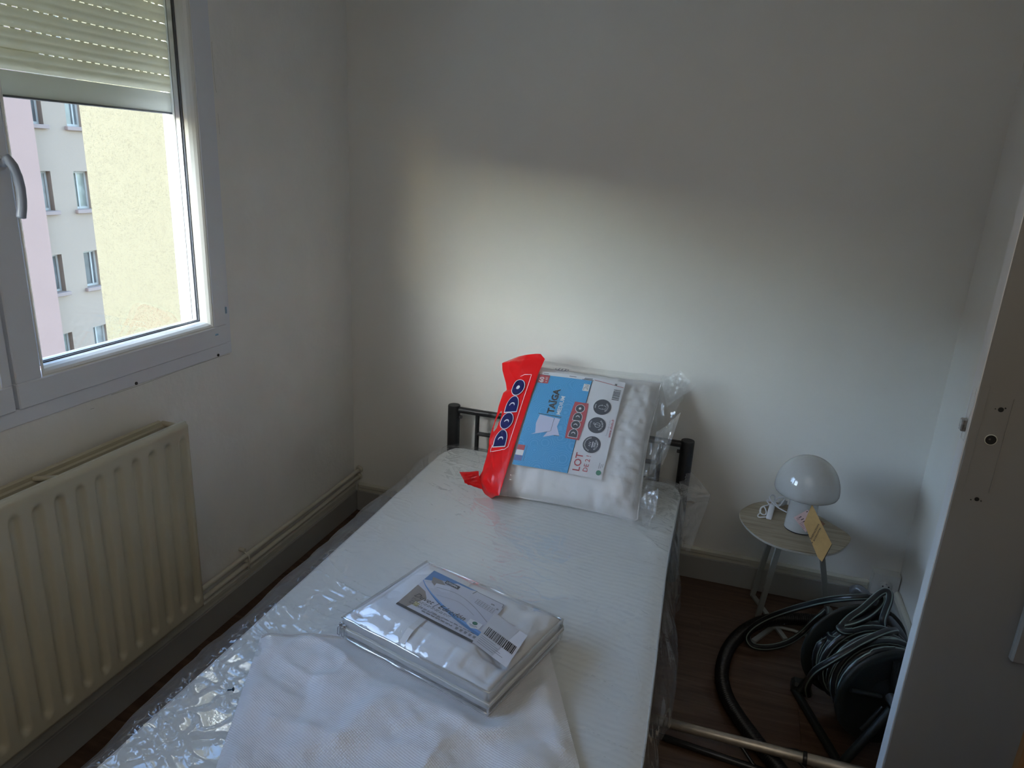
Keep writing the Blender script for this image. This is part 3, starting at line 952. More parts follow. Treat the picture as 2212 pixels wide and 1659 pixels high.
# ------------------------------------------------------------------ woven sack lying on the foot half
DA0 = (.798, -1.030)
sa = np.array([.537, -1.375]); e1 = np.array([.925, .38]); e1 /= np.linalg.norm(e1); e2 = np.array([.41, -.912]); e2 /= np.linalg.norm(e2)
Lw, Lh = .660, .565
nx, ny = 130, 110
u = np.linspace(0, Lw, nx); v = np.linspace(0, Lh, ny)
UU, VV = np.meshgrid(u, v, indexing='ij')
XX = sa[0] + e1[0] * UU + e2[0] * VV; YY = sa[1] + e1[1] * UU + e2[1] * VV
wr = .034 * fbm(UU * 9 + VV * 2, VV * 10 - UU * 4, 61, 3) + .010 * ridge(UU * 6 + VV * 3, VV * 7 - UU * 5, 66) ** 3 * sstep(.03, .12, UU) * sstep(.62, .50, UU)
wr = wr * sstep(0, .05, np.minimum(np.minimum(UU, Lw - UU), VV) + .012) + .004
fd = .004 * ridge(UU * 1.2 + .2, VV * 9 + UU * 2.4, 68) ** 8 * sstep(.25, .35, VV)
la = (XX - DA0[0]) * .9623 + (YY - DA0[1]) * -.2721; lb = (XX - DA0[0]) * -.2721 + (YY - DA0[1]) * -.9623
out_ = np.hypot(np.maximum(np.maximum(-la, la - .409), 0), np.maximum(np.maximum(-lb, lb - .300), 0))
ZZ = .4255 + .0035 + (wr - .004 + fd) * sstep(-.005, .07, out_)
sk = thing('woven_sack', 'white woven plastic sack lying flat on the wrapped mattress', 'sack', (.95, -1.5, .425))
mb = MB(); mb.grid(np.stack([XX, YY, ZZ], -1), True, flip=True)
obj('woven_sheet', mb, SACKM, sk)
mb = MB(); Zb = np.minimum(ZZ - .0016, .4275)
off = .012
mb.grid(np.stack([XX + e1[0] * off * (UU / Lw), YY + e1[1] * off * (UU / Lw), .4250 + 0 * ZZ + .0005], -1)[::6, ::6], True, flip=True)
obj('under_layer', mb, SACKM, sk)
hm = MB()
for off_ in (.010, .016):
    hm.tube([(sa[0] + e1[0] * q + e2[0] * (off_ + .002 * math.sin(q * 30)), sa[1] + e1[1] * q + e2[1] * off_, .4265 + float(np.interp(q, u, (ZZ - .4255)[:, 3]))) for q in np.linspace(.003, Lw - .003, 80)], .0011, 5)
obj('hem_stitching', hm, mat('hem_thread', (.62, .60, .58), .6), sk)

# small screw lying left of the sack
sc = at(497, 1494, 2, .428)
s_ = MB()
s_.cyl(sc + np.array([-.006, 0, .002]), sc + np.array([.006, .004, .004]), .0016, 8)
s_.lathe([(0, 0), (.0042, 0), (.0038, .0016), (.0018, .0034), (0, .0034)], sc + np.array([.006, .004, .0045]), 12, (-.9, -.3, -.2))
tag(obj('screw', s_, mat('blued_steel', (.02, .05, .09), .35, metal=.7), origin=sc), 'tiny dark blue screw lying on the film beside the sack', 'screw')

# ------------------------------------------------------------------ bagged duvet
dp = thing('duvet_bag', 'white duvet folded in a clear zipped plastic bag with printed label', 'duvet', (.9625, -1.23, .43))
DA = np.array([.798, -1.030]); d1 = np.array([.962, -.272]); d1 /= np.linalg.norm(d1); d2 = np.array([d1[1], -d1[0]])
DW, DH, DZ0, DZ1 = .409, .300, .434, .512
def DPt(a, b, z): return np.array([DA[0] + d1[0] * a + d2[0] * b, DA[1] + d1[1] * a + d2[1] * b, z])
def duv_top(a, b):
    ea = np.minimum(a, DW - a); eb = np.minimum(b, DH - b)
    ed = np.minimum(ea, eb)
    puff = .014 * sstep(0, .055, ed)
    fold = .020 * ridge(a * 8 + b * 4, b * 12, 71) ** 3 * sstep(.30, .36, a) + .006 * ridge(a * 12, b * 10 + a * 6, 73) ** 2 * sstep(.10, .02, a)
    fold = fold + .006 * ridge(a * 26, b * 7, 75) ** 3 * sstep(.22, .28, b) + .008 * ridge(a * 14 - b * 9, b * 16 + a * 5, 76) ** 5 * (sstep(.31, .34, a) + sstep(.075, .04, a))
    return DZ1 - .016 + puff - fold * sstep(0.0, .03, ed)
def lblz(a, b): return duv_flat(a, b)
nn = 90
a = np.linspace(0, 1, nn); AA, BB = np.meshgrid(a, a, indexing='ij')
body = MB()
ins = .0025
A_ = ins + AA * (DW - 2 * ins); B_ = ins + BB * (DH - 2 * ins)
Zt = duv_top(A_, B_)
edg = np.minimum(np.minimum(AA, 1 - AA) * DW, np.minimum(BB, 1 - BB) * DH)
Zt = Zt - .014 * (1 - np.sqrt(np.clip(edg / .014, 0, 1)))
G = DA[None, None] + d1 * A_[..., None] + d2 * B_[..., None]
body.grid(np.concatenate([G, Zt[..., None]], -1), True, flip=True)
# sides
def side_ring(z, inset, seed=0, wob=0.0):
    R = []
    for (s, t) in [(q, 0) for q in np.linspace(0, 1, 30)] + [(1, q) for q in np.linspace(0, 1, 24)[1:]] + [(q, 1) for q in np.linspace(1, 0, 30)[1:]] + [(0, q) for q in np.linspace(1, 0, 24)[1:-1]]:
        aa = inset + s * (DW - 2 * inset); bb = inset + t * (DH - 2 * inset)
        nz = wob * (vnoise(aa * 30 + bb * 17, z * 60, seed) - .5)
        aa += nz if s in (0, 1) else 0; bb += nz if t in (0, 1) else 0
        R.append(DPt(aa, bb, z))
    return R
def side_wall(mb, zs, insets, seed, wob):
    Rs = [side_ring(z, i, seed, wob) for z, i in zip(zs, insets)]
    n = len(Rs[0]); V = [p for r in Rs for p in r]
    F = [(k * n + i, (k + 1) * n + i, (k + 1) * n + (i + 1) % n, k * n + (i + 1) % n) for k in range(len(Rs) - 1) for i in range(n)]
    mb.add(V, F, True)
side_wall(body, [.486, .474, .466, .458, .450, .443, .438], [.0025, .002, .004, .002, .004, .003, .008], 77, .004)
obj('folded_duvet', body, WHITEF, dp)
# clear shell
fs = MB()
A2 = AA * DW; B2 = BB * DH
Zs = np.maximum(Zt + .0022, DZ1 - .030) + .0012 * ridge(AA * 9, BB * 7 + AA * 4, 81) ** 3
A2 = AA * DW; B2 = BB * DH
Zs = np.maximum(Zs, Zt + .0018)
Zs = np.maximum(Zs, DZ1 + .0060 - .030 * (1 - sstep(.004, .050, edg)) - .010 * sstep(.325, .37, A2) * sstep(.10, .04, B2))
G2 = DA[None, None] + d1 * A2[..., None] + d2 * B2[..., None]
fs.grid(np.concatenate([G2, Zs[..., None]], -1), True, flip=True)
zed = float(Zs[0, 45])
side_wall(fs, [zed, .478, .468, .458, .448, .440, .433], [0, -.002, -.003, -.004, -.003, -.001, .004], 83, .005)
obj('clear_bag', fs, FILM_D, dp)
pp = MB()
for z, i in ((zed, -.0005), (.434, .001)):
    pp.tube(side_ring(z, i, 85, .003), .0030, 8, closed=True)
for s, t in ((0, 0), (1, 0), (1, 1), (0, 1)):
    q = DPt(s * DW, t * DH, 0); pp.tube([(q[0], q[1], zz_) for zz_ in np.linspace(.434, zed, 6)], .0026, 8)
obj('clear_piping', pp, CLEARE, dp)
# zip round three sides
zp = MB()
zr = side_ring(.470, -.0035, 83, .004); zr2 = side_ring(.458, -.0042, 83, .004)
n = len(zr); rng_ = list(range(30, n)) + [0]
rng_ = list(range(26, n - 8))
V = [zr[i] for i in rng_] + [zr2[i] for i in rng_]; q = len(rng_)
zp.add(V, [(i, i + 1, q + i + 1, q + i) for i in range(q - 1)], True)
zpo = obj('zip_tape', zp, ZIP, dp)
zt = MB().tube([(np.array(zr[i]) + np.array(zr2[i])) / 2 + np.array([*(d2 * .0008), 0]) for i in rng_], .0014, 6)
obj('zip_teeth', zt, mat('zip_teeth_white', (.7, .71, .70), .4), zpo)
zl = MB()
for k_, off_ in enumerate((0.0, .013)):
    q = DPt(-.004 + off_, DH + .003, .468)
    zl.box(q - np.array([.004, .003, .005]), q + np.array([.004, .003, .005]), .001)
    zl.tube([q + np.array([0, -.004, .004]), q + np.array([-.003, -.008, -.004]), q + np.array([-.004, -.008, -.020]), q + np.array([.001, -.008, -.023]), q + np.array([.003, -.008, -.018]), q + np.array([.002, -.006, -.004])], .0012, 6, closed=True)
obj('zip_slider', zl, mat('zip_metal', (.55, .56, .58), .25, metal=.9), zpo)

def ltop(a, b, k=0):
    z = np.max(duv_top(np.array([a - .004, a, a + .004]), np.array([b, b, b])))
    return z
def LP(s, t, k=0):
    """label: s along its width 0..1, t down 0..1, k = print layer"""
    c00, c10, c11, c01 = (.0684, .0544), (.293, .0667), (.311, .225), (.0877, .218)
    aa = (c00[0] * (1 - s) + c10[0] * s) * (1 - t) + (c01[0] * (1 - s) + c11[0] * s) * t
    bb = (c00[1] * (1 - s) + c10[1] * s) * (1 - t) + (c01[1] * (1 - s) + c11[1] * s) * t
    z = DZ1 + .0024 + k * .00018
    return DPt(aa, bb, z)
# strap and label
stp = MB()
for (s0, wds) in ((.165, .016),):
    pts = [(.165 + .012 * math.sin(q * 3), q) for q in np.linspace(.004, DH - .004, 24)]
    V = []
    for aa, bb in pts:
        z = DZ1 + .0012 - .018 * (1 - sstep(0, .04, min(bb, DH - bb)))
        V += [DPt(aa - wds / 2, bb, z), DPt(aa + wds / 2, bb, z)]
    stp.add(V, [(2 * i, 2 * i + 1, 2 * i + 3, 2 * i + 2) for i in range(len(pts) - 1)], True)
obj('white_strap', stp, mat('strap_white', (.74, .73, .72), .5), dp)
lb = MB()
g = np.linspace(0, 1, 13)
lb.grid(np.array([[LP(s, t, 0) for t in g] for s in g]), True, flip=True)
lbl = obj('printed_label', lb, mat('label_paper', (.66, .66, .74), .35), dp)
def on_label(name, polys, m, k, strips=(), texts=()):
    mb = MB()
    fn = lambda s, t: LP(s, t, k)
    for p in polys: poly_add(mb, p, fn)
    for p, wd in strips: strip_add(mb, p, wd, fn)
    for (b, s, t, sz, kw) in texts:
        V, F, wdd = text2d(b, sz, **kw)
        mb.add([fn(s + x * .74, t - y) for x, y in V], F)
    return obj(name, mb, m, lbl)
def band(f0, f1, s0=0, s1=1, n=14):
    ss = np.linspace(s0, s1, n)
    return [(s, f0(s)) for s in ss] + [(s, f1(s)) for s in ss[::-1]]
on_label('blue_corner', [[(0, 0), (.62, 0), (.55, .035), (.36, .04), (.3, .10), (0, .28)]], SWOOSH, 1)
on_label('bed_photo', [[(.17, .13), (.40, .05), (.98, .02), (1, .02), (1, .74)] + [(s, .30 + .44 * s ** .75 + .06 * math.sin(s * 3.1)) for s in np.linspace(.95, .02, 16)] + [(0, .36), (.04, .28)]], mat('label_bedding', (.60, .60, .68), .4), 2)
on_label('bed_shade', [[(.06, .14), (.19, .13), (.27, .20), (.20, .33), (.10, .26)]], TAUPE, 3)
on_label('pillow_print', [[(.16, .24), (.33, .17), (.38, .30), (.30, .36), (.17, .32)], [(.02, .33), (.12, .29), (.2, .36), (.1, .42)]], mat('label_pillow', (.68, .68, .76), .4), 4)
on_label('taupe_print', [[(.0, .44), (.14, .50), (.22, .62), (.12, .95), (0, .95)]], TAUPE, 2)
on_label('fold_line', [], GREYP, 5, strips=[([(s, .34 - .10 * math.sin((s - .15) * 4) + .32 * max(0, s - .4) ** 1.3) for s in np.linspace(.20, .97, 22)], .009), ([(s, .46 - .07 * math.sin((s - .3) * 5) + .35 * max(0, s - .55)) for s in np.linspace(.28, .80, 18)], .005), ([(.62, .0), (.60, .10)], .016), ([(.63, .02), (.98, .02)], .012), ([(.98, .02), (.99, .10)], .012)])
cv = lambda s: .30 + .44 * s ** .75 + .06 * math.sin(s * 3.1)
on_label('blue_swoosh', [band(lambda s: cv(s), lambda s: cv(s) + .012 + .085 * s)], SWOOSH, 6)
on_label('light_swoosh', [band(lambda s: cv(s) - .004, lambda s: cv(s) + .006 + .04 * s)], SWOOSHL, 7)
on_label('black_bar', [[(0, .95), (1, .95), (1, 1), (0, 1)]], BARK, 5)
on_label('brand_box', [[(.235, .085), (.425, .085), (.425, .165), (.235, .165)]], INK, 8)
on_label('brand_lettering', [], WPRINT, 9, texts=[('UTOPIA', .25, .145, .058, dict(bold=.02)), ])
on_label('title_lettering', [], INK, 9, texts=[('Duvet | Edredón', .085, .70, .135, dict(shear=.35, bold=.004))])
ln = []
for r, (t, s0, s1) in enumerate(((.74, .09, .62), (.765, .09, .60), (.80, .10, .25), (.835, .10, .95), (.855, .10, .55), (.885, .30, .70), (.90, .30, .70))):
    s = s0
    rg = random.Random(r)
    while s < s1:
        wl_ = rg.uniform(.02, .06); ln.append(([(s, t), (min(s + wl_, s1), t)], .008)); s += wl_ + .012
on_label('small_lettering', [], INK, 9, strips=ln, texts=[('Double', .40, .835, .03, {}), ('Queen', .55, .835, .03, {}), ('King', .70, .835, .03, {}), ('✓', .10, .815, .06, {})])
on_label('yellow_mark', [[(.155, .78), (.215, .78), (.215, .87), (.155, .87)]], YELP, 8)
tb = []
for i in range(8): tb.append(([(.70 + .035 * i, .16 + .006 * i), (.70 + .035 * i, .26 + .006 * i)], .003))
for i in range(4): tb.append(([(.70, .16 + .033 * i), (.945, .20 + .033 * i)], .004))
on_label('size_table', [], INK, 9, strips=tb, texts=[('cm', .86, .14, .05, dict(bold=.03)), ('in', .95, .19, .05, dict(bold=.03))])
on_label('care_badge', [[(.80, .60), (.955, .60), (.955, .72), (.875, .765), (.80, .72)]], WPRINT, 10)
on_label('care_badge_green', [circ(.878, .645, .030, 16, ry=.036)], GREENP, 11)
on_label('care_badge_text', [], GREYP, 11, strips=[([(.83, .70), (.93, .70)], .010), ([(.845, .722), (.915, .722)], .007)])
on_label('care_symbols', [[(.74 + .055 * i, .865), (.775 + .055 * i, .865), (.77 + .055 * i, .915), (.745 + .055 * i, .915)] for i in range(5)], GREYP, 9)
# barcode card
def BP(s, t, k=0):
    c00 = DPt(.290, .108, 0); c10 = DPt(.392, .130, 0); c01 = DPt(.310, .222, 0)
    q = c00 + (c10 - c00) * s + (c01 - c00) * t
    return np.array([q[0], q[1], DZ1 + .0034 - .002 * s + k * .0002])
cb = MB(); cb.grid(np.array([[BP(s, t) for t in np.linspace(0, 1, 7)] for s in np.linspace(0, 1, 7)]), True, flip=True)
cbo = obj('barcode_card', cb, mat('barcode_paper', (.68, .67, .70), .4), dp)
br = MB(); rg = random.Random(11); s = .10
while s < .93:
    w_ = rg.choice((.012, .02, .03)); poly_add(br, [(s, .42), (s + w_, .42), (s + w_, .66), (s, .66)], lambda x, y: BP(x, y, 2)); s += w_ + rg.choice((.012, .018, .026))
obj('barcode', br, INK, cbo)
tl_ = MB()
for r in range(5):
    strip_add(tl_, [(.08, .72 + .05 * r), (.5 + .35 * ((r * 37) % 7) / 7, .72 + .05 * r)], .012, lambda x, y: BP(x, y, 2))
obj('small_lettering', tl_, GREYP, cbo)

# ------------------------------------------------------------------ bagged pillows
vh = np.array([0, .68, .73]); vh /= np.linalg.norm(vh); nh = np.array([0, -vh[2], vh[1]])
P0 = np.array([0, -.46, .44]) + nh * .05
def PK(x, v, h=0.0):
    return P0 + np.array([x, 0, 0]) + vh * v + nh * h
pk = thing('pillow_pack', 'pack of white pillows in clear film with red handle end, leaning on headboard', 'pillow pack', (1.04, -.35, .43))
def pillow_body(x0, x1, v0, v1, hm, tf, tb_, seed, n=64, p=3.2):
    a = np.linspace(-1, 1, n); AA, BB = np.meshgrid(a, a, indexing='ij')
    t = np.sqrt(np.clip((1 - np.abs(AA) ** p) * (1 - np.abs(BB) ** p), 0, 1)) ** .85
    pin = .045
    X = (x0 + x1) / 2 + AA * (x1 - x0) / 2 * (1 - pin * (1 - BB ** 2) * np.abs(AA) ** 3)
    V = (v0 + v1) / 2 + BB * (v1 - v0) / 2 * (1 - pin * (1 - AA ** 2) * np.abs(BB) ** 3)
    wr = .008 * ridge(AA * 5 + BB, BB * 4, seed) ** 3 * (1 - t * .4) + .006 * ridge(AA * 8 - BB * 2, BB * 9 + AA * 5, seed + 9) ** 4 * sstep(.35, .7, AA) + .007 * ridge(AA * 9, BB * 3 + AA * 2, seed + 3) ** 3 * (np.abs(BB) > .5) + .006 * ridge(AA * 3, BB * 7, seed + 5) ** 3 * sstep(.3, .7, np.abs(AA))
    H = hm + tf * t - wr * np.minimum(t * 3, 1); Hb = hm - tb_ * t
    mb = MB()
    F_ = np.array([[PK(X[i, j], V[i, j], H[i, j]) for j in range(n)] for i in range(n)])
    B_ = np.array([[PK(X[i, j], V[i, j], Hb[i, j]) for j in range(n)] for i in range(n)])
    mb.grid(F_, True); mb.grid(B_[::2, ::2] if False else B_, True, flip=True)
    return mb, (X, V, H)
pb, (pX, pV, pH) = pillow_body(.760, 1.278, -.012, .498, -.070, .068, .07, 91)
obj('pillow', pb, WHITEF, pk)
pb2, _ = pillow_body(.80, 1.27, .09, .49, -.185, .05, .055, 95, 40)
obj('pillow', pb2, WHITEF, pk)
seam = [PK(pX[i, 0], pV[i, 0], -.07) for i in range(64)] + [PK(pX[-1, j], pV[-1, j], -.07) for j in range(1, 64)] + [PK(pX[i, -1], pV[i, -1], -.07) for i in range(62, -1, -1)] + [PK(pX[0, j], pV[0, j], -.07) for j in range(62, 0, -1)]
obj('seam_piping', MB().tube(seam[::2], .0028, 6, closed=True), WHITEF, pk)

# printed insert card
def CT(x, v): return x + .042 * (v - .27)         # slight turn in its plane
def CD(x, v, k=0):
    return PK(CT(x, v), v, .0035 - .016 * (((x - 1.0) / .15) ** 2 * .35 + ((v - .265) / .18) ** 2 * .5) + .0035 + k * .0005)
CX0, CX1, CV0, CV1 = .851, 1.155, .086, .446
cd = MB()
gx = np.linspace(CX0, CX1, 15); gv = np.linspace(CV0, CV1, 15)
cd.grid(np.array([[CD(x, v) for v in gv] for x in gx]), True)
cdo = obj('insert_card', cd, CARD, pk)
def on_card(name, m, k, polys=(), strips=(), texts=()):
    mb = MB()
    fn = lambda x, v: CD(x, v, k)
    for p in polys: poly_add(mb, p, fn)
    for it in strips: strip_add(mb, it[0], it[1], fn, *(it[2:]))
    for (b, x, v, sz, kw) in texts:        # reads upward
        V, F, wd = text2d(b, sz, **kw)
        mb.add([fn(x - q[1], v + q[0]) for q in V], F)
    return obj(name, mb, m, cdo)
bx0, bx1, bv0, bv1 = .851, 1.043, .0865, .432
gx = np.linspace(bx0, bx1, 13); gv = np.linspace(bv0, bv1, 15)
bp_ = MB(); bp_.grid(np.array([[CD(x, v, 1) for v in gv] for x in gx]), True)
obj('blue_swirl_panel', bp_, SWIRL, cdo, origin=PK(.95, .26))
on_card('dark_line', INK, 3, strips=[([(bx1, bv0), (bx1, .20), (bx1, .345), (bx1, bv1)], .0022), ([(bx0, bv1), (bx1 + .004, bv1 + .002)], .002)])
on_card('red_line', REDINK, 3, strips=[([(1.05, .437), (1.153, .424)], .0018)])
on_card('red_size_box', BOXRED, 4, [[(.853, .398), (.892, .398), (.892, .431), (.853, .431)]])
on_card('size_lettering', WPRINT, 6, texts=[('60', .874, .400, .023, dict(bold=.02)), ('x 60', .887, .402, .012, {})])
on_card('title_lettering', INK, 5, texts=[('TAÏGA', .943, .284, .0325, dict(bold=.035))])
on_card('firmness_lettering', WPRINT, 5, texts=[('MEDIUM', .967, .284, .0195, dict(bold=.02))])
on_card('cushion_print', LILAC, 4, [[(.898, .276), (.893, .243), (.900, .208), (.886, .200), (.925, .212), (.951, .221), (.951, .270)], [(.953, .271), (.949, .235), (.935, .205), (.930, .196), (.965, .208), (.985, .207), (.968, .240), (.972, .269)]])
on_card('cushion_line', INK, 5, strips=[([(.892, .279), (.974, .276)], .0022), ([(.951, .268), (.951, .221), (.928, .212)], .0012), ([(.984, .208), (.965, .207)], .0016)])
on_card('flag_red', BOXRED, 4, [[(.853, .140), (.879, .140), (.879, .158), (.853, .158)]])
on_card('flag_white', WPRINT, 4, [[(.853, .121), (.879, .121), (.879, .140), (.853, .140)]])
on_card('flag_blue', BLUEP, 4, [[(.853, .102), (.879, .102), (.879, .121), (.853, .121)]])
on_card('flag_dots', INK, 4, strips=[([(.886, q), (.886, q + .002)], .0014) for q in np.arange(.103, .157, .0035)])

def letterD(x, v, hh, ll, g=0.0):
    """D lying on its stem, reading upward: stem at low v, bowl to high v; x centre, hh = letter height, ll = length"""
    pts = [(x + hh / 2 + g, v - g)]
    pts += [(x + (hh / 2 + g) * math.cos(a), v + ll * .35 + (ll * .65 + g) * math.sin(a)) for a in np.linspace(0, math.pi, 15)]
    pts += [(x - hh / 2 - g, v - g)]
    return pts
def letterO(x, v, hh, ll, g=0.0):
    return [(x + (hh / 2 + g) * math.cos(a), v + ll / 2 + (ll / 2 + g) * math.sin(a)) for a in np.linspace(0, 2 * math.pi, 22, endpoint=False)]
def moon(x, v, r):
    o = [(x + r * math.cos(a), v + r * math.sin(a) * .95) for a in np.linspace(-.15, math.pi + .15, 12)]
    i = [(x + r * .80 * math.cos(a), v - r * .25 + r * .75 * math.sin(a)) for a in np.linspace(math.pi, 0, 12)]
    return o, i
def dodo(fn_add, xs_, v0, hh, ll, step, outline):
    blk, out, wht = [], [], []
    for i in range(4):
        v = v0 + step * i; x = xs_(v)
        f = letterD if i % 2 == 0 else letterO
        out.append(f(x, v, hh, ll, outline)); blk.append(f(x, v, hh, ll))
        if i < 3:
            o, q = moon(x, v + ll * .42, hh * .23)
            wht.append((o, q))
        else:
            wht.append((circ(x, v + ll * .5, hh * .16, 14), None))
    return out, blk, wht
def dodo_build(make, xs_, v0, hh, ll, step, outline, ink):
    out, blk, wht = dodo(None, xs_, v0, hh, ll, step, outline)
    make('logo_outline', WPRINT, 5, out); make('logo_lettering', ink, 6, blk)
    polys = []
    for o, q in wht:
        if q is None: polys.append(o)
        else:
            for i in range(len(o) - 1):
                polys.append([o[i], o[i + 1], q[len(q) - 2 - i], q[len(q) - 1 - i]])
    make('logo_moon', WPRINT, 7, polys)
on_card('logo_panel', BOXRED, 4, [[(1.005, .204), (1.052, .204)] + [(1.052 + .004 * math.sin(math.pi * t), .204 + .138 * t) for t in np.linspace(.1, .9, 7)] + [(1.052, .342), (1.005, .342)] + [(1.005 - .004 * math.sin(math.pi * t), .342 - .138 * t) for t in np.linspace(.1, .9, 7)]])
dodo_build(lambda n_, m_, k_, p_: on_card(n_, m_, k_, p_), lambda v: 1.0285, .2115, .029, .0285, .0308, .0018, LNAVY)
# roundels
def ring_text(body, cx, cv, r, a0, size, inward, bold=0.0):
    """letters round a roundel; page turned so that 'up' is -x"""
    out = []
    tot = text2d(body, size, bold)[2] / r
    ang = a0 + tot / 2
    V, F, wd = text2d(body, size, bold)
    pts = []
    for (px_, py_) in V:
        if inward: th = a0 + tot / 2 - px_ / r; rr = r + py_
        else: th = a0 - tot / 2 + px_ / r; rr = r - py_
        X_, Y_ = rr * math.cos(th), rr * math.sin(th)      # page coordinates
        pts.append((cx - Y_, cv + X_))
    return pts, F
def roundel(cx, cv, r, words, icon):
    on_card('roundel', LNAVY, 4, [circ(cx, cv, r, 30)])
    mb = MB(); fn = lambda x, v: CD(x, v, 6)
    for body, a0, size, inward in words:
        V, F = ring_text(body, cx, cv, r * .72, a0, size, inward, .012)
        mb.add([fn(x, v) for x, v in V], F)
    for pts, wd in icon: strip_add(mb, [(cx + x * r, cv + v * r) for x, v in pts], wd, fn)
    obj('roundel_lettering', mb, WPRINT, cdo)
RR = .0295
roundel(1.100, .337, RR, [('FIBRES', math.pi / 2, .0052, True), ('RECYCLÉES', -math.pi / 2, .0075, False)],
        [([(-.42, -.1), (-.36, .12), (-.1, .2), (.0, .2)], .0013), ([(-.36, -.22), (-.1, -.28), (.02, -.26)], .0013), ([(.12, .2), (.36, .16), (.44, .02)], .0013), ([(.44, -.1), (.34, -.24), (.12, -.26)], .0013), ([(.06, -.18), (.12, -.26), (.06, -.34)], .0011), ([(-.06, .28), (.02, .2), (-.06, .12)], .0011)])
roundel(1.098, .268, RR, [('TOUCHER', math.pi / 2, .0052, True), ('PEAU DE PÊCHE', -math.pi / 2, .0066, False)],
        [([(.08 + .30 * math.cos(t), .0 + .28 * math.sin(t)) for t in np.linspace(0, 2 * math.pi, 20)], .0012), ([(-.2, 0), (.0, .06), (.2, .02), (.36, -.02)], .001), ([(-.20, 0), (-.42, .05), (-.46, .2), (-.30, .22), (-.2, 0)], .001)])
roundel(1.0975, .197, RR, [('ÉVACUATION RAPIDE', math.pi / 2, .0058, True), ("DE L'HUMIDITÉ", -math.pi / 2, .0066, False)],
        [([(.08, -.36), (.08, .36)], .0028)] + [([(-.34, q), (-.28, q + .03), (-.2, q - .02), (-.1, q + .02)], .0016) for q in (-.2, .0, .2)] + [([(.22 + .11 + .11 * math.cos(t), q + .07 * math.sin(t)) for t in np.linspace(0, 2 * math.pi, 12)], .0012) for q in (-.2, 0, .2)])
on_card('lot_lettering', REDINK, 5, texts=[('LOT', 1.0785, .100, .0335, dict(bold=.008)), ('DE 2 !', 1.1045, .102, .0225, {})])
on_card('web_lettering', REDINK, 5, texts=[('www.dodo.fr', 1.1505, .232, .0125, dict(bold=.012, shear=.2))])
on_card('notice_lettering', GREYP, 5, texts=[('Toutes nos infos sur dodo', 1.139, .235, .0055, {})])
on_card('green_mark', GREENP, 5, [circ(1.141, .106, .0085, 16), ])
on_card('small_lettering', GREYP, 5, strips=[([(1.138, .120), (1.138, .140)], .0016), ([(1.144, .122), (1.144, .136)], .0014), ([(1.149, .126), (1.149, .138)], .0014), ([(.866, .438), (.885, .438)], .003), ([(.96, .4385), (.985, .4385)], .003), ([(1.122, .43), (1.130, .4305)], .008)])
on_card('corner_box', WPRINT, 4, [[(1.018, .388), (1.040, .388), (1.040, .416), (1.018, .416)]])
on_card('corner_box_mark', INK, 5, strips=[([(1.022, .392), (1.022, .400), (1.034, .400), (1.034, .392)], .0014), ([(1.024, .405), (1.034, .405), (1.034, .412), (1.024, .412)], .0014)])
bc = []
q = .372; rg = random.Random(5)
while q < .412:
    wd = rg.choice((.0012, .002, .0028)); bc.append(([(1.124, q), (1.148, q)], wd)); q += wd + .0018
on_card('barcode', INK, 5, strips=bc)
on_card('grey_tab', GREYP, 4, [[(1.012, .4335), (1.043, .4345), (1.043, .4415), (1.016, .4405)]])

# red printed end of the bag
vs = np.linspace(-.032, .508, 150); ts = np.linspace(0, 1, 70)
def xl(v): return float(np.interp(v, [-.035, -.02, .02, .06, .10, .19, .30, .360, .372, .40, .45, .48, .51], [.800, .765, .727, .736, .737, .731, .730, .734, .744, .733, .706, .697, .742]))
def xrt(v): return float(np.interp(v, [-.035, .09, .20, .43, .49, .51], [.831, .836, .842, .857, .867, .845]))
def redh(v, t):
    return -.050 * (1 - t) ** 1.6 + .004 * t + .010 * (vnoise(v * 22, t * 3, 101) - .5) * (1 - t) + .007 * ridge(v * 16 + t * 3, t * 2.5, 103) ** 2 * (1 - t) * sstep(.12, .0, abs(v - .25) - .19)
R_ = np.zeros((len(vs), len(ts), 3)); keep = np.ones((len(vs) - 1, len(ts) - 1), bool)
RH = lambda x, v, k=0: PK(x, v, float(redh(v, (x - xl(v)) / (xrt(v) - xl(v)))) + .003 + k * .0011)
for i, v in enumerate(vs):
    for j, t in enumerate(ts):
        x = xl(v) + (xrt(v) - xl(v)) * t
        R_[i, j] = RH(x, v)
for i in range(len(vs) - 1):
    for j in range(len(ts) - 1):
        v = (vs[i] + vs[i + 1]) / 2; t = (ts[j] + ts[j + 1]) / 2; x = xl(v) + (xrt(v) - xl(v)) * t
        cx = .7445 + .06 * (v - .24)
        if ((v - .243) / .042) ** 2 + ((x - cx) / .0085) ** 2 < 1: keep[i, j] = False
rm = MB(); rm.grid(R_, True, keep, flip=True)
rdo = obj('red_handle_panel', rm, RED, pk)
rt = MB()
q0, q1, q2, q3 = PK(.733, .035, -.03), PK(.700, -.003, .01), PK(.672, .026, .0), PK(.728, .050, -.03)
patch(rt, q0, q1, q2, q3, n=10, amp=.012, seed=7)
patch(rt, PK(.76, -.01, -.03), PK(.705, -.012, .01), q1, q0, n=10, amp=.012, seed=8)
obj('red_tail', rt, RED, pk)
def on_red(name, m, k, polys=(), strips=()):
    mb = MB(); fn = lambda x, v: RH(x, v, k)
    for p in polys: poly_add(mb, p, fn)
    for it in strips: strip_add(mb, it[0], it[1], fn, *(it[2:]))
    return obj(name, mb, m, rdo)
def sub(pts, n=6):
    out = []
    for a_, b_ in zip(pts, pts[1:]):
        for t in np.linspace(0, 1, n, endpoint=False): out.append((a_[0] + (b_[0] - a_[0]) * t, a_[1] + (b_[1] - a_[1]) * t))
    return out + [pts[-1]]
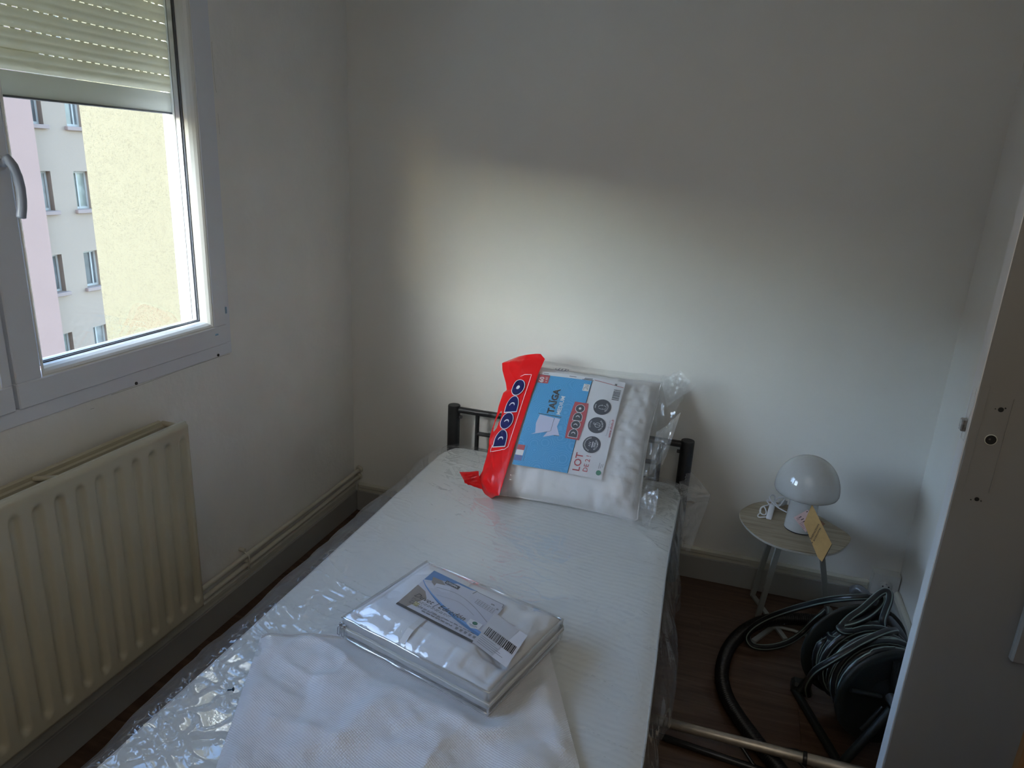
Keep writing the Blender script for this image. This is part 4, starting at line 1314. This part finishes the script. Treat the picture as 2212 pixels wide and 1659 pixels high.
on_red('logo_border', WPRINT, 5, strips=[(sub([(.750, .124), (.806, .130), (.818, .140), (.834, .421), (.808, .421), (.792, .414)], 12), .0018), (sub([(.750, .124), (.752, .15)], 3), .0018)])
def fan(p):
    c = np.mean(np.array(p), 0); return [[tuple(c), p[i], p[(i + 1) % len(p)]] for i in range(len(p))]
dodo_build(lambda n_, m_, k_, p_: on_red(n_, m_, k_, [t for q in p_ for t in (fan(q) if len(q) > 5 else [q])]), lambda v: .781 + .072 * (v - .15), .143, .047, .060, .0655, .0028, NAVY)

# oval blue print near the top edge
ov = MB()
def pil_h(x, v):
    a_ = min(1, abs((x - 1.019) / .259)); b_ = min(1, abs((v - .243) / .255))
    return -.070 + .068 * math.sqrt(max(0, (1 - a_ ** 3.2) * (1 - b_ ** 3.2))) ** .85
fn = lambda x, v: PK(x, v, pil_h(x, v) + .0035)
for rx, rv, wd in ((.024, .0085, .0018),):
    strip_add(ov, circ(.928, .476, rx, 24, ry=rv), wd, fn, True)
for k_ in range(3):
    strip_add(ov, [(.915 + .012 * k_, .471), (.919 + .012 * k_, .481)], .003, fn)
obj('oval_print', ov, NAVY, pk)

# clear bag: front sheet over the pillow with a puckered free end
bg_ = MB()
n = 84
a = np.linspace(0, 1, n); AA, BB = np.meshgrid(a, a, indexing='ij')
xs2 = .842 + AA * (.535); vs2 = -.030 + BB * (.545)
inside = np.clip((1.272 - xs2) / .43, 0, 1)
aa = (xs2 - 1.019) / .259; bb = (vs2 - .243) / .255
tt = np.sqrt(np.clip((1 - np.abs(np.clip(aa, -1, 1)) ** 3.2) * (1 - np.abs(np.clip(bb, -1, 1)) ** 3.2), 0, 1)) ** .85
Hs = -.070 + .068 * tt + .0095
# the insert card lies proud of the pillow: film passes over it
cardh = .0035 + .0035 - .016 * (((xs2 - 1.0) / .15) ** 2 * .35 + ((vs2 - .265) / .18) ** 2 * .5) + .0045
oncard = sstep(.19, .165, np.abs(xs2 - 1.0)) * sstep(.215, .195, np.abs(vs2 - .265))
Hs = Hs * (1 - oncard) + np.maximum(Hs, cardh) * oncard
tail = sstep(1.262, 1.30, xs2)
Hs = Hs * (1 - tail) + (-.055 + .030 * (ridge(xs2 * 12, vs2 * 9, 111) - .5) + .022 * (ridge(xs2 * 26 + vs2 * 8, vs2 * 21, 113) - .5)) * tail
Hs = Hs + .004 * ridge(xs2 * 10 + vs2 * 4, vs2 * 14, 115) ** 3 * (1 - .7 * oncard)
# wavy outline at the right end
edge_x = 1.330 + .045 * sstep(.33, .50, vs2) + .022 * (fbm(vs2 * 9, vs2 * 0, 117) - .5) * 2 - .012 * sstep(.14, .05, vs2)
kx = np.where(xs2 > 1.25, 1.25 + (xs2 - 1.25) * (edge_x - 1.25) / .127, xs2)
vv = vs2 + .010 * (fbm(xs2 * 14, vs2 * 0, 119) - .5) * sstep(.1, .0, np.minimum(BB, 1 - BB)) - .03 * tail * sstep(.2, 0, BB)
Q = np.array([[PK(kx[i, j], vv[i, j], Hs[i, j]) for j in range(n)] for i in range(n)])
Q[..., 2] = np.maximum(Q[..., 2], .430)
bg_.grid(Q, True)
obj('clear_bag', bg_, FILM_P, pk)
# folded tail pieces of the bag
tp = MB()
patch(tp, PK(1.275, .50, -.05), PK(1.335, .535, -.03), PK(1.392, .488, -.05), PK(1.31, .40, -.06), 18, .020, 121)
patch(tp, PK(1.29, .30, -.05), PK(1.36, .38, -.04), PK(1.335, .22, -.06), PK(1.29, .14, -.05), 18, .022, 123)
c_ = [PK(1.275, .06, -.045), PK(1.33, .10, -.02), PK(1.335, -.01, -.02), PK(1.30, -.035, -.01)]
c_[3][2] = max(c_[3][2], .43); c_[2][2] = max(c_[2][2], .435)
patch(tp, *c_, 18, .016, 125)
obj('bag_tail', tp, FILM_C, pk)

# ------------------------------------------------------------------ side table
TZ = .41
st = thing('side_table', 'small side table with pebble shaped pale oak top and thin metal legs', 'table', (1.76, -.27, 0))
ctl = [(1.593, -.234), (1.600, -.207), (1.631, -.149), (1.676, -.107), (1.735, -.098), (1.793, -.115), (1.848, -.145), (1.891, -.198), (1.923, -.236), (1.938, -.268), (1.931, -.302), (1.906, -.359), (1.870, -.406), (1.820, -.432), (1.733, -.432), (1.665, -.404), (1.618, -.340), (1.596, -.275)]
def smooth_closed(P, n=5):
    P = np.array(P); m_ = len(P); out = []
    for i in range(m_):
        p0, p1, p2, p3 = P[i - 1], P[i], P[(i + 1) % m_], P[(i + 2) % m_]
        for t in np.linspace(0, 1, n, endpoint=False):
            out.append(.5 * ((2 * p1) + (-p0 + p2) * t + (2 * p0 - 5 * p1 + 4 * p2 - p3) * t * t + (-p0 + 3 * p1 - 3 * p2 + p3) * t ** 3))
    return out
out = smooth_closed(ctl)
# gentle smoothing of the outline
Po = np.array(out)
for _ in range(6): Po = (np.roll(Po, 1, 0) + 2 * Po + np.roll(Po, -1, 0)) / 4
cT = Po.mean(0)
tp_ = MB(); nO = len(Po)
V = []
for z, g in ((TZ, -.0015), (TZ - .0015, 0), ):
    V += [(*(p + (p - cT) / np.linalg.norm(p - cT) * g), z) for p in Po]
tp_.add(V, [tuple(range(nO))] + [(i, nO + i, nO + (i + 1) % nO, (i + 1) % nO) for i in range(nO)])
topo = obj('tabletop', tp_, TABLEM, st)
eb = MB()
V = []
for z, g in ((TZ - .0015, 0), (TZ - .008, -.001), (TZ - .0105, -.004)):
    V += [(*(p + (p - cT) / np.linalg.norm(p - cT) * g), z) for p in Po]
eb.add(V, [(k * nO + i, (k + 1) * nO + i, (k + 1) * nO + (i + 1) % nO, k * nO + (i + 1) % nO) for k in range(2) for i in range(nO)] + [tuple(range(2 * nO, 3 * nO))[::-1]])
obj('edge_band', eb, GRAINM, topo)
def flatbar(mb, a_, b_, w_=.018, t_=.005, wdir=(0, 1, 0)):
    a_ = np.array(a_, float); b_ = np.array(b_, float); d = (b_ - a_) / np.linalg.norm(b_ - a_)
    s_ = np.array(wdir, float); s_ -= d * (s_ @ d); s_ /= np.linalg.norm(s_); u_ = np.cross(d, s_)
    V = [p + sx * s_ * w_ / 2 + ux * u_ * t_ / 2 for p in (a_, b_) for sx, ux in ((-1, -1), (1, -1), (1, 1), (-1, 1))]
    mb.add(V, [(0, 1, 2, 3)[::-1], (4, 5, 6, 7), (0, 1, 5, 4), (1, 2, 6, 5), (2, 3, 7, 6), (3, 0, 4, 7)])
L1 = (1.695, -.062, .004); L2 = (1.712, -.195, .004); L3 = (1.955, -.060, .004); L4 = (1.93, -.30, .004)
Tt = [(1.725, -.165, TZ - .0105), (1.735, -.285, TZ - .0105), (1.850, -.205, TZ - .0105), (1.835, -.315, TZ - .0105)]
for a_, b_ in zip((L1, L2, L3), Tt):
    lg = MB(); flatbar(lg, a_, b_, .018, .010, (1, .2, 0)); obj('leg', lg, GREYMET, st)
bb_ = MB()
flatbar(bb_, (1.694, -.058, .006), (1.80, -.30, .006), .016, .008, (1, 0.4, 0))
flatbar(bb_, (1.695, -.350, .006), (1.757, -.250, .006), .016, .008, (1, -.4, 0))
bb_.tube([(1.757, -.250, .006), (1.79, -.235, .006), (1.83, -.237, .006), (1.87, -.25, .006), (1.90, -.23, .006), (1.945, -.12, .006), (1.955, -.06, .006)], .006, 8)
obj('floor_bar', bb_, GREYMET, st)
obj('under_plate', MB().box((1.715, -.34, TZ - .0155), (1.855, -.15, TZ - .0102), .001), GREYMET, st)

# ------------------------------------------------------------------ lamp
LX, LY = 1.7815, -.272
lp = thing('mushroom_lamp', 'white glossy mushroom shaped table lamp on the side table', 'lamp', (LX, LY, TZ))
obj('base_ring', MB().lathe([(0, 0), (.0480, 0), (.0485, .0035), (.046, .004)], (LX, LY, TZ), 44), INK, lp)
obj('stem', MB().lathe([(.0482, .0035), (.0478, .012), (.0455, .05), (.0435, .09), (.0425, .135), (.0, .138)], (LX, LY, TZ), 48), LAMPM, lp)
RD, z0_ = .0985, .128
prof = [(.040, .137)]
prof += [(.060, .131), (.082, .127), (.0925, .1275)]
prof += [(.0958, .1305), (RD, .139)]
for t in np.linspace(0.04, 1, 22):
    th = t * math.pi / 2
    prof.append((RD * math.cos(th) ** .92 if t < 1 else 0.0, .139 + .112 * math.sin(th)))
obj('shade', MB().lathe(prof, (LX, LY, TZ), 64), LAMPM, lp)
def sm(pts, n=8):
    P = [np.array(p, float) for p in pts]; P = [2 * P[0] - P[1]] + P + [2 * P[-1] - P[-2]]; out = []
    for i in range(1, len(P) - 2):
        p0, p1, p2, p3 = P[i - 1:i + 3]
        for t in np.linspace(0, 1, n, endpoint=False):
            out.append(.5 * ((2 * p1) + (-p0 + p2) * t + (2 * p0 - 5 * p1 + 4 * p2 - p3) * t * t + (-p0 + 3 * p1 - 3 * p2 + p3) * t ** 3))
    return out + [P[-2]]
def L6(a_, b_, z): return at(1580 + a_ / 5.925, 960 + b_ / 5.925, 2, TZ + z)
cw_ = MB()
cw_.tube(sm([L6(740, 880, .010), L6(690, 860, .010), L6(600, 810, .014), L6(520, 740, .026), L6(490, 680, .036), L6(515, 648, .036), L6(555, 665, .030), L6(560, 740, .018), L6(600, 790, .012), L6(640, 760, .020), L6(680, 700, .030), L6(650, 680, .036), L6(600, 685, .030), L6(540, 740, .018), L6(470, 775, .010), L6(390, 800, .008), L6(365, 850, .006), L6(385, 890, .006), L6(430, 900, .006), L6(445, 860, .010), L6(420, 800, .012), L6(380, 815, .010), L6(370, 870, .006), L6(340, 905, .004), L6(350, 930, .004), L6(420, 930, .006), L6(480, 925, .008)]), .0021, 8)
cw_.tube(sm([L6(560, 760, .012), L6(500, 720, .02), L6(455, 720, .016), L6(490, 765, .01), L6(560, 775, .012), L6(640, 770, .012)]), .0021, 8)
cdo2 = obj('power_cord', cw_, CORDM, lp)
s0 = L6(480, 935, .009); s1 = L6(520, 800, .009)
d = (s1 - s0) / np.linalg.norm(s1 - s0); sd_ = np.array([d[1], -d[0], 0])
Msw = Matrix(((d[0], sd_[0], 0, s0[0]), (d[1], sd_[1], 0, s0[1]), (0, 0, 1, s0[2]), (0, 0, 0, 1)))
obj('cord_switch', MB().box((0, -.009, -.008), (np.linalg.norm(s1 - s0), .009, .010), .003, Msw, 2), CORDM, cdo2)
pg = MB().cyl(L6(625, 765, .012), L6(690, 740, .014), .0085, 12, bev=.002)
pg.cyl(L6(690, 745, .012), L6(712, 738, .014), .002, 8); pg.cyl(L6(692, 735, .016), L6(714, 728, .018), .002, 8)
obj('cord_plug', pg, mat('grey_plug', (.45, .46, .48), .4), cdo2)

# folded instruction leaflet hanging at the lamp
def TG(px, py, push=0.0):
    y = -.338 - (py - 1089) / 124.0 * .125
    q = at(px, py, 1, y)
    return q + np.array([0, -push, push * .3])
tgm = thing('paper_leaflet', 'brown kraft instruction leaflet hanging open in front of the lamp stem', 'leaflet', TG(1755, 1150))
def sheet(name, pts, m, push, parent=tgm, th=.0008):
    mb = MB(); V = [TG(x, y, push) for x, y in pts] + [TG(x, y, push - th) for x, y in pts]; n = len(pts)
    mb.add(V, [tuple(range(n)), tuple(range(n, 2 * n))[::-1]] + [(i, (i + 1) % n, n + (i + 1) % n, n + i) for i in range(n)])
    return obj(name, mb, m, parent)
fk = sheet('kraft_front', [(1753.5, 1088.5), (1764.5, 1111), (1796.2, 1174), (1775, 1212.5), (1766, 1204), (1736, 1129.5)], KRAFT, .006)
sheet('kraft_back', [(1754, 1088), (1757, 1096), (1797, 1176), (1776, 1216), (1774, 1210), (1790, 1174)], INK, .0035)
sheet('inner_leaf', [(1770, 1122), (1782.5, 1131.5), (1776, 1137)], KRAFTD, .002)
pkc = sheet('pink_leaf', [(1713.8, 1117.6), (1745, 1100.3), (1752, 1116), (1741, 1150), (1738.5, 1147.5)], PINKC, .003)
def tgprint(name, parent, m, push, o_, ex, ey, polys=(), texts=()):
    mb = MB(); fn = lambda x, y: TG(o_[0] + ex[0] * x + ey[0] * y, o_[1] + ex[1] * x + ey[1] * y, push)
    for p in polys: poly_add(mb, p, fn)
    for b, x, y, sz, kw in texts: text_add(mb, b, fn, x, y, sz, **kw)
    return obj(name, mb, m, parent)
ex = np.array([17, -33]) / 37.1; ey = np.array([-.89, -.46])
wI = text2d('Instructions', 1.0, .006, .2)[2]; wA = text2d('+ accessoires', 1.0, .006, .2)[2]
tgprint('leaflet_lettering', fk, INK, .0085, (1752.5, 1164.5), ex, ey, texts=[('Instructions', 0, 0, 37 / wI, dict(bold=.006, shear=.2))])
tgprint('leaflet_lettering', fk, INK, .0085, (1755.5, 1173.5), ex, ey, texts=[('+ accessoires', 0, 0, 38 / wA, dict(bold=.006, shear=.2))])
pb_ = MB()
fnp = lambda x, y: TG(x, y, .0036)
for (x, y, l_) in ((1727.5, 1117, 5), (1731.5, 1122, 6), (1735.5, 1126.5, 5), (1743, 1105, 3), (1744.5, 1114, 2.5)):
    strip_add(pb_, [(x - 1.5, y + .8), (x - 1.5 + l_, y + .8 - l_ * .5)], 1.7, fnp)
obj('pink_leaf_print', pb_, INK, pkc)
pg_ = MB()
for i in range(3): strip_add(pg_, [(1720 + i * 1.2, 1120 + i * 1.6), (1725 + i * 1.2, 1117 + i * 1.6)], .8, fnp)
for i in range(5): strip_add(pg_, [(1727 + i * 1.5, 1131 + i * 3), (1734 + i * 1.0, 1127.5 + i * 3)], .8, fnp)
obj('pink_leaf_lines', pg_, mat('faded_ink', (.28, .16, .16), .6), pkc)
obj('hang_string', MB().tube(sm([TG(1754.2, 1090, .005), TG(1752, 1084, .004), np.array([LX + .01, LY - .044, TZ + .13])]), .0008, 6), INK, tgm)

# ------------------------------------------------------------------ wall socket
sk_ = thing('wall_socket', 'white surface mounted wall socket at the right end of the baseboard', 'socket', (2.128, -.02, .10))
obj('socket_box', MB().box((2.082, -.042, .090), (2.170, -.0005, .180), .002), SOCK, sk_)
fc = MB().lathe([(0, .0), (.0205, .0), (.0205, -.003), (.024, -.003), (.024, .0015), (.0215, .003), (.0205, .0012)], (2.128, -.0422, .134), 36, (0, -1, 0))
obj('socket_ring', fc, SOCK, sk_)
hl = MB()
for dx, dz in ((-.0095, 0), (.0095, 0)):
    hl.cyl((2.128 + dx, -.0425, .134 + dz), (2.128 + dx, -.0431, .134 + dz), .0028, 12)
obj('pin_hole', hl, DARK, sk_)
obj('earth_pin', MB().cyl((2.128, -.042, .145), (2.128, -.052, .145), .0024, 10, bev=.0006), STEEL, sk_)
obj('cable_cover', MB().box((2.105, -.020, 0.0), (2.150, -.001, .0905), .002), PLINTH, sk_)

# ------------------------------------------------------------------ garden hose reel
rl = thing('hose_reel', 'dark plastic reel of black garden hose with pale green stripes', 'hose reel', (1.98, -.65, 0))
rc_ = np.array([1.946, -.5645, .1949]); phi = .3467
ax_ = np.array([math.sin(phi), -math.cos(phi), 0]); ah = np.array([math.cos(phi), math.sin(phi), 0]); az_ = np.array([0, 0, 1.0])
WR = .19
def RP(s, r, th): return rc_ + ax_ * s + ah * r * math.cos(th) + az_ * r * math.sin(th)
for s, r in ((0, .156), (WR, .148)):
    f_ = MB()
    sgn = 1 if s else -1
    f_.lathe([(.018, -.004), (.05, -.005), (.06, .0), (r * .80, .001), (r * .85, .006), (r - .006, .007), (r, .003), (r, -.003), (r - .006, -.006), (.018, -.006), (.018, -.004)], rc_ + ax_ * s, 56, tuple(ax_ * sgn))
    fo = obj('flange', f_, REELM, rl)
    sp_ = MB()
    for q in range(5):
        th = q * 2 * math.pi / 5 + .4
        a_ = rc_ + ax_ * (s + sgn * .006); dr = ah * math.cos(th) + az_ * math.sin(th)
        sp_.cyl(a_ + dr * .03, a_ + dr * (r * .8), .007, 8)
    obj('flange_rib', sp_, REELM, fo)
obj('drum_core', MB().cyl(rc_, rc_ + ax_ * WR, .070, 28), REELM, rl)
obj('axle', MB().cyl(rc_ - ax_ * .045, rc_ + ax_ * (WR + .045), .014, 14), REELB, rl)
# hose: helix in three layers with loose lay, then loops over the top
rg = random.Random(3)
hosep = []
RHO = .0105
turn0 = 0
layers = [(.084, 8), (.103, 7.5), (.121, 7)]
pts = []
for li, (rr, nt_) in enumerate(layers):
    N = int(nt_ * 30)
    for i in range(N):
        t = i / (N - 1); s = .016 + (WR - .032) * (t if li % 2 == 0 else 1 - t)
        th = 2 * math.pi * nt_ * t + li * 1.3
        wob = .007 * (vnoise(th * .5, li * 7, 131) - .5) if li < 2 else .016 * (vnoise(th * .45, li * 7, 131) - .35)
        ds = .020 * (vnoise(th * .33, li * 3 + 9, 133) - .5) * (1 if li < 2 else 1.6)
        fade = -.03 * (sstep(.985, 1.0, t) if li == 2 else 0)
        pts.append(RP(min(max(s + ds, .013), WR - .013), rr + wob + fade, th))
ho = MB(); ho.tube(pts, RHO, 12, uv=True)
obj('wound_hose', ho, HOSEM, rl)
cr = MB()
# a crossing turn over the winding
def R7(a_, b_, y): return at(1480 + a_ / 3.196, 1140 + b_ / 3.196, 1, y)
cr.tube(sm([R7(850, 1150, -.62), R7(845, 1080, -.66), R7(900, 990, -.72), R7(1000, 925, -.735), R7(1100, 865, -.73), R7(1200, 805, -.71), R7(1290, 760, -.68), R7(1390, 720, -.64), R7(1450, 715, -.60), RP(.06, .10, .95)], 10), RHO, 12, uv=True)
obj('crossing_hose', cr, HOSEM, rl)
def F5(a_, b_, z): return at(1420 + a_ / 4.096, 1140 + b_ / 4.096, 2, z)
lo = MB()
lo.tube(sm([F5(1960, 610, .335), F5(1850, 612, .345), F5(1700, 620, .330), F5(1520, 640, .295), F5(1340, 680, .245), F5(1150, 735, .19), F5(980, 800, .135), F5(850, 880, .085), F5(795, 960, .045), F5(830, 1035, .022), F5(930, 1060, .018), F5(1060, 1045, .018), F5(1180, 1000, .025), F5(1280, 930, .045), F5(1360, 850, .08), F5(1440, 780, .12), F5(1520, 730, .15), RP(.03, .118, 2.55), RP(.06, .105, 2.2)], 8), RHO, 12, uv=True)
obj('hose_loop', lo, HOSEM, rl)
lo = MB()
lo.tube(sm([F5(1640, 912, .311), F5(1625, 880, .315), F5(1700, 800, .325), F5(1800, 730, .345), F5(1880, 660, .36), F5(1960, 590, .372), F5(2020, 565, .38), F5(2055, 590, .378), F5(2050, 660, .365), F5(2020, 740, .345), F5(1995, 820, .325), F5(2010, 890, .30), F5(2060, 960, .27), F5(2120, 1010, .245), F5(2180, 1040, .22), RP(.13, .11, .35)], 8), RHO, 12, uv=True)
obj('hose_loop', lo, HOSEM, rl)
lo = MB()
lo.tube(sm([F5(1930, 600, .350), F5(1975, 620, .352), F5(1985, 665, .346), F5(1940, 730, .336), F5(1850, 800, .325), F5(1740, 850, .318), F5(1640, 875, .315), F5(1612, 892, .313), F5(1640, 915, .31), F5(1720, 915, .305), F5(1830, 880, .30), F5(1960, 845, .295), F5(2060, 840, .28), RP(.09, .105, .9)], 8), RHO, 12, uv=True)
obj('hose_loop', lo, HOSEM, rl)
# carrying handle
cyh = MB()
cyh.tube(sm([F5(1740, 575, .335), F5(1745, 548, .345), F5(1790, 548, .352), F5(1850, 600, .345), F5(1920, 680, .33), F5(1990, 760, .315), F5(2060, 830, .30), F5(2130, 920, .275), F5(2175, 1010, .245), F5(2195, 1100, .21), F5(2200, 1200, .17)], 8), .0135, 14)
obj('carry_handle', cyh, REELB, rl)
# frame
fr_ = MB()
lw = .150
for s in (-.035, WR + .045):
    foot = rc_ + ax_ * s
    for sg in (-1, 1):
        q = foot + ah * (lw * sg) * .82; q[2] = .012
        fr_.tube([q, foot + ah * (sg * .02)], .012, 10)
for sg in (-1, 1):
    a_ = rc_ + ax_ * (-.05) + ah * (lw * sg) * .82; b_ = rc_ + ax_ * (WR + .07) + ah * (lw * sg) * .82
    a_[2] = b_[2] = .0125
    fr_.tube([a_, b_], .0125, 10)
obj('floor_frame', fr_, REELM, rl)
ft = MB()
q = at(1732, 1478, 2, .03)
ft.box(q - np.array([.03, .022, .030]), q + np.array([.02, .02, .012]), .008)
obj('foot', ft, REELM, rl)
ck = MB()
s = rc_ + ax_ * (WR + .045)
ck.tube([s, s + ah * .02 + az_ * (-.015) + ax_ * .012, s + ah * .035 - az_ * .095 + ax_ * .012], .010, 10)
ck.cyl(s + ah * .035 - az_ * .095 + ax_ * .012, s + ah * .035 - az_ * .095 + ax_ * .085, .013, 14, bev=.003)
obj('crank', ck, REELB, rl)

# ------------------------------------------------------------------ vacuum hose and wand
vh_ = [at(*p) for p in [(1790, 1342, 2, .03), (1765, 1340, 2, .032), (1720, 1337, 2, .034), (1680, 1337, 2, .035), (1640, 1345, 2, .033), (1605, 1365, 2, .023), (1577, 1395, 2, .023), (1562, 1432, 2, .023), (1560, 1470, 2, .023), (1572, 1510, 2, .023), (1595, 1548, 2, .023), (1620, 1583, 2, .023), (1650, 1622, 2, .0225), (1676, 1652, 2, .022), (1700, 1685, 2, .0225)]]
vp = sm(vh_, 10)
vp = np.array(vp)
ds = np.r_[0, np.cumsum(np.linalg.norm(np.diff(vp, axis=0), axis=1))]
N = int(ds[-1] / .00175)
t = np.linspace(0, ds[-1], N)
vq = np.stack([np.interp(t, ds, vp[:, k]) for k in range(3)], -1)
vhm = MB().tube(vq, .019, 18, rfun=lambda i: .0185 + .0030 * math.cos(i * 2 * math.pi / 4))
vht = thing('vacuum_hose', 'black corrugated vacuum cleaner hose curving across the floor', 'hose', tuple(at(1600, 1450, 2, 0)))
obj('corrugated_tube', vhm, RUB, vht)
obj('hose_cuff', MB().cyl(vq[0] + (vq[0] - vq[4]) / np.linalg.norm(vq[0] - vq[4]) * .05, vq[0], .0215, 18, bev=.003), RUB, vht)
wa = at(1405, 1552, 2, .030); wb_ = at(1738, 1638, 2, .066)
dw = (wb_ - wa) / np.linalg.norm(wb_ - wa)
vw = thing('vacuum_wand', 'dull metal vacuum cleaner tube lying on the floor beside the bed', 'tube', ((wa + wb_) / 2 * np.array([1, 1, 0])))
vw_r = .0135
obj('metal_tube', MB().cyl(wa, wb_, vw_r, 20, bev=.001), CHROME, vw)
obj('tube_tip', MB().cyl(wa - dw * .014, wa + dw * .001, vw_r + .0015, 20, bev=.001), RUB, vw)
cl = MB().cyl(wb_ - dw * .004, wb_ + dw * .006, vw_r + .004, 20, bev=.001)
up_ = np.cross(np.cross(dw, [0, 0, 1]), dw); up_ /= np.linalg.norm(up_)
bk_ = np.array([0, 1, 0]) - dw * dw[1]; bk_ /= np.linalg.norm(bk_)
cl.tube([wb_ + dw * .003 + bk_ * .012, wb_ - dw * .02 + bk_ * .019, wb_ - dw * .045 + bk_ * .014, wb_ - dw * .06 + bk_ * .009], .006, 8)
obj('clip_ring', cl, RUB, vw)
obj('outer_tube', MB().cyl(wb_ + dw * .004, wb_ + dw * .45, vw_r + .0015, 20, bev=.001), CHROME, vw)
# black rail of the floor nozzle under the wand
nz_a = wa + np.array([-.03, -.028, 0]); nz_b = wb_ + dw * .1 + np.array([0, -.03, 0])
nz_a[2] = nz_b[2] = .010
obj('under_rail', MB().cyl(nz_a, nz_b, .0095, 12, bev=.002), RUB, vw)
hng = MB()
for q in (.08, .6, .95):
    c_ = nz_a + (nz_b - nz_a) * q; w__ = wa + dw * (np.linalg.norm(wb_ - wa) * q)
    hng.cyl(c_, w__ - up_ * .008, .005, 8)
obj('rail_link', hng, RUB, vw)

# ------------------------------------------------------------------ door leaf at the right
DY = -1.10
dx0 = 1.9215
dr = thing('door_2', '', '', (dx0 + .36, DY, .0), kind='structure')
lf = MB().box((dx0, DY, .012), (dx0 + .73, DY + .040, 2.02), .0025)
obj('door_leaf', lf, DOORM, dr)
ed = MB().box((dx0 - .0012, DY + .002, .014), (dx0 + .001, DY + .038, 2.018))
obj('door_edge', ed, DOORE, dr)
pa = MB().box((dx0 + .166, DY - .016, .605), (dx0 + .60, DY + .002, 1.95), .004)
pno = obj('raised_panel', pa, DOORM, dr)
pm = MB(); frame_rect(pm, 0, 1, 0, 1, .1, 0, .1)
hh = MB()
hc = at(2140, 950, 1, DY)
hh.cyl((hc[0], DY + .0005, hc[2]), (hc[0], DY - .0012, hc[2]), .0092, 24)
for (px, py, r_) in ((2162, 885, .0046), (2110, 1078, .0040), (2097, 1079, .0012), (2119, 1082, .0012), (2150, 883, .0010), (2172, 882, .0013)):
    c = at(px, py, 1, DY); hh.cyl((c[0], DY + .0005, c[2]), (c[0], DY - .0010, c[2]), r_, 14)
obj('handle_hole', hh, DARK, dr)
hr = MB().tube([(hc[0] + .0098 * math.cos(q), DY - .0006, hc[2] + .0098 * math.sin(q)) for q in np.linspace(0, 2 * math.pi, 24, endpoint=False)], .0009, 6, closed=True)
obj('hole_rim', hr, TRIM, dr)
gl = MB().cyl((hc[0] - .002, DY - .0012, hc[2] + .001), (hc[0] - .002, DY - .0016, hc[2] + .001), .002, 10)
obj('hole_glint', gl, STEEL, dr)
lt = MB()
lc = at(2080, 917, 1, DY + .018)
lt.box((dx0 - .011, DY + .010, lc[2] - .012), (dx0, DY + .026, lc[2] + .012), .002)
obj('latch', lt, STEEL, dr)
lp2 = frame_rect(MB(), DY + .009, DY + .029, lc[2] - .03, lc[2] + .075, .0015, dx0 - .002, dx0, 0)
obj('latch_plate', lp2, DOORE, dr)
# painted-over outline of the old lock plate
op = MB()
z1, z0 = at(2160, 905, 1, DY)[2], at(2110, 1060, 1, DY)[2]
op.box((dx0 + .016, DY - .0006, z0 - .01), (dx0 + .0175, DY + .001, z1 + .06))
op.box((dx0 + .058, DY - .0012, z0 - .0), (dx0 + .060, DY + .001, z1 + .04))
obj('plate_outline', op, DOORM, dr)

# varnished board at the lower right
bb0 = at(2186, 1655, 1, -1.5)[0] - .001
tag(obj('wooden_board', MB().box((bb0, -1.52, 0), (bb0 + .30, -1.50, 1.10), .003), BROWN, origin=(bb0 + .15, -1.51, 0)), 'brown varnished board standing in front of the door at the lower right corner', 'board')
